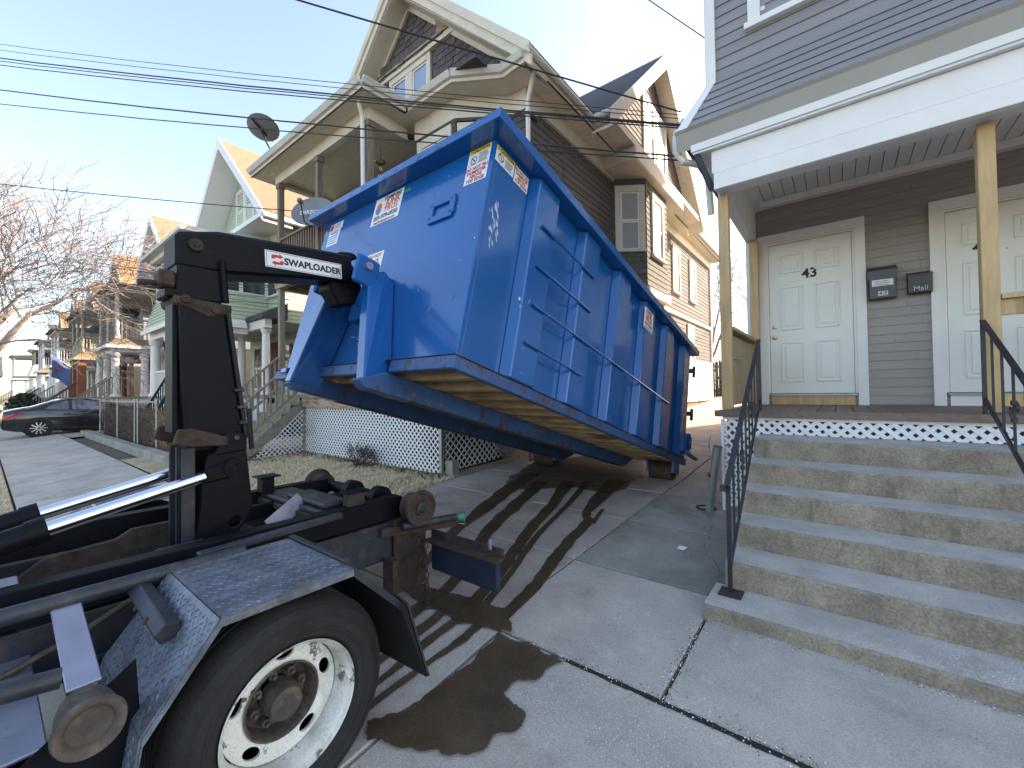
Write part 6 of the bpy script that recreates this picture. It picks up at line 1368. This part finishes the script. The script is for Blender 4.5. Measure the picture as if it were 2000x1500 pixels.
o = gr.build('grass', 'straw'); o['kind'] = 'stuff'; tag(o, 'short dormant straw coloured grass on the front lawn', 'grass')
ll = MB()
for i in range(1500):
    if i < 1100: x, y = rnd.uniform(-9.9, -4.7), 4.44 - abs(rnd.gauss(0, .13))
    elif i < 1400: x, y = -9.35 + rnd.gauss(0, .35), rnd.uniform(3.2, 4.4)
    else: x, y = rnd.uniform(-12, -4.7), rnd.uniform(2.4, 4.4)
    c = Vector((x, y, g(y) + rnd.uniform(.005, .035))); a = Vector((rnd.gauss(0, 1), rnd.gauss(0, 1), rnd.gauss(0, .35))).normalized() * rnd.uniform(.015, .04); b_ = a.cross(Vector((rnd.gauss(0, .3), rnd.gauss(0, .3), 1))).normalized() * rnd.uniform(.01, .022)
    ll.add([c - a, c + b_, c + a, c - b_], [(0, 1, 2, 3)])
o = ll.build('leaf_litter', 'leaf_litter'); o['kind'] = 'stuff'; tag(o, 'brown fallen leaves drifted against the white lattice', 'leaves')

# ------------------------------------------------------------------ overhead cables
def cable(label, p, q, sag=.15, r_=.012, mat='wire', wob=0.):
    p, q = Vector(p), Vector(q); path = [p.lerp(q, i / 24) - Vector((0, 0, sag * 4 * (i / 24) * (1 - i / 24) + wob * noise.noise(Vector((i * .7, p.z, 0))))) for i in range(25)]
    o = single('overhead_cable', label, 'cable', MB().tube(path, r_ * .8, 5), mat, p, 'overhead cables', smooth=True); return o
CB = []
def px_wire(y0, y1):                               # service drops from the street pole to the corner of the grey house
    zl = 1.4 + (778 - y0) / 815 * 7.5; zr = 1.4 + (761 - y1) / 815 * 4.4; a = Vector((-11.88, .24, zl)); b_ = Vector((-1.3, 4.7, zr)); d = (a - b_)
    return a + d * .39, b_
names = ['sixth and slightly wavy cable between the two thickest drops', 'topmost thin cable of the bundle dropping to the grey house corner', 'second thin cable of the bundle dropping to the grey house corner', 'third and thick cable dropping to the grey house corner', 'fourth cable dropping to the grey house corner', 'fifth cable of the bundle passing just above the satellite dish', 'lowest cable of the bundle crossing the satellite dish']
for nm, (y0, y1, r_) in zip(names, ((100, 229, .009), (66, 206, .006), (78, 214, .006), (94, 226, .013), (108, 233, .01), (158, 291, .013), (186, 299, .01))):
    a, b_ = px_wire(y0, y1); cable(nm, a, b_, .1, r_, wob=.006)
cable('single cable crossing high before the brown gable', (-16.3, -10.9, 9.07), (-1.3, 4.7, 4.43), .12, .011)
cable('short cable at the edge of the grey upper storey', (-3.87, 3.2, 8.2), (-1.15, 5.4, 5.6), .05, .008)
cable('lone cable running to the upper balcony dish', (-19.7, -3.9, 7.05), (-8.7, 4.5, 5.3), .12, .012)
cable('thin white cord looping between the grey house and the shingled eave', (-1.35, 4.78, 3.9), (-3.9, 14.8, 6.7), .35, .006, 'white_trim')
for i, (ya, yb_, nm) in enumerate(((458, 545, 'uppermost'), (474, 556, 'second'), (480, 560, 'third'), (490, 566, 'fourth'), (515, 580, 'fifth'), (538, 592, 'lowest'))):
    a = Vector((-1.583 * 22, .032 * 22, 1.4 + (778 - ya) / 815 * 22)); b_ = Vector((-11.9, 4.67, 1.4 + (773 - yb_) / 815 * 11)); cable(nm + ' of the far cables passing behind the hook arm', a + (a - b_) * .5, b_ + (b_ - a) * .04, .2, .016 if i in (1, 2) else .01)


# utility pole that carries the service drops
up2_ = thing('utility_pole', 'brown wooden utility pole at the kerb carrying the bundle of cables', 'pole', (-16.05, -1.55, -.25))
MB().tube([(-16.05, -1.55, -.3), (-16.05, -1.55, 12.2)], [.16, .11], 12).build('shaft', 'bark', up2_, smooth=True)
MB().bar((-16.05, -2.6, 11.4), (-16.05, -.5, 11.4), .1, .12).build('crossarm', 'bark', up2_)
for y in (-2.4, -1.9, -1.2, -.7): MB().lathe([(0, .03), (.05, .05), (.1, .04), (.14, 0)], (-16.05, y, 11.46), (0, 0, 1), 10).build('insulator', 'galvanised', up2_)
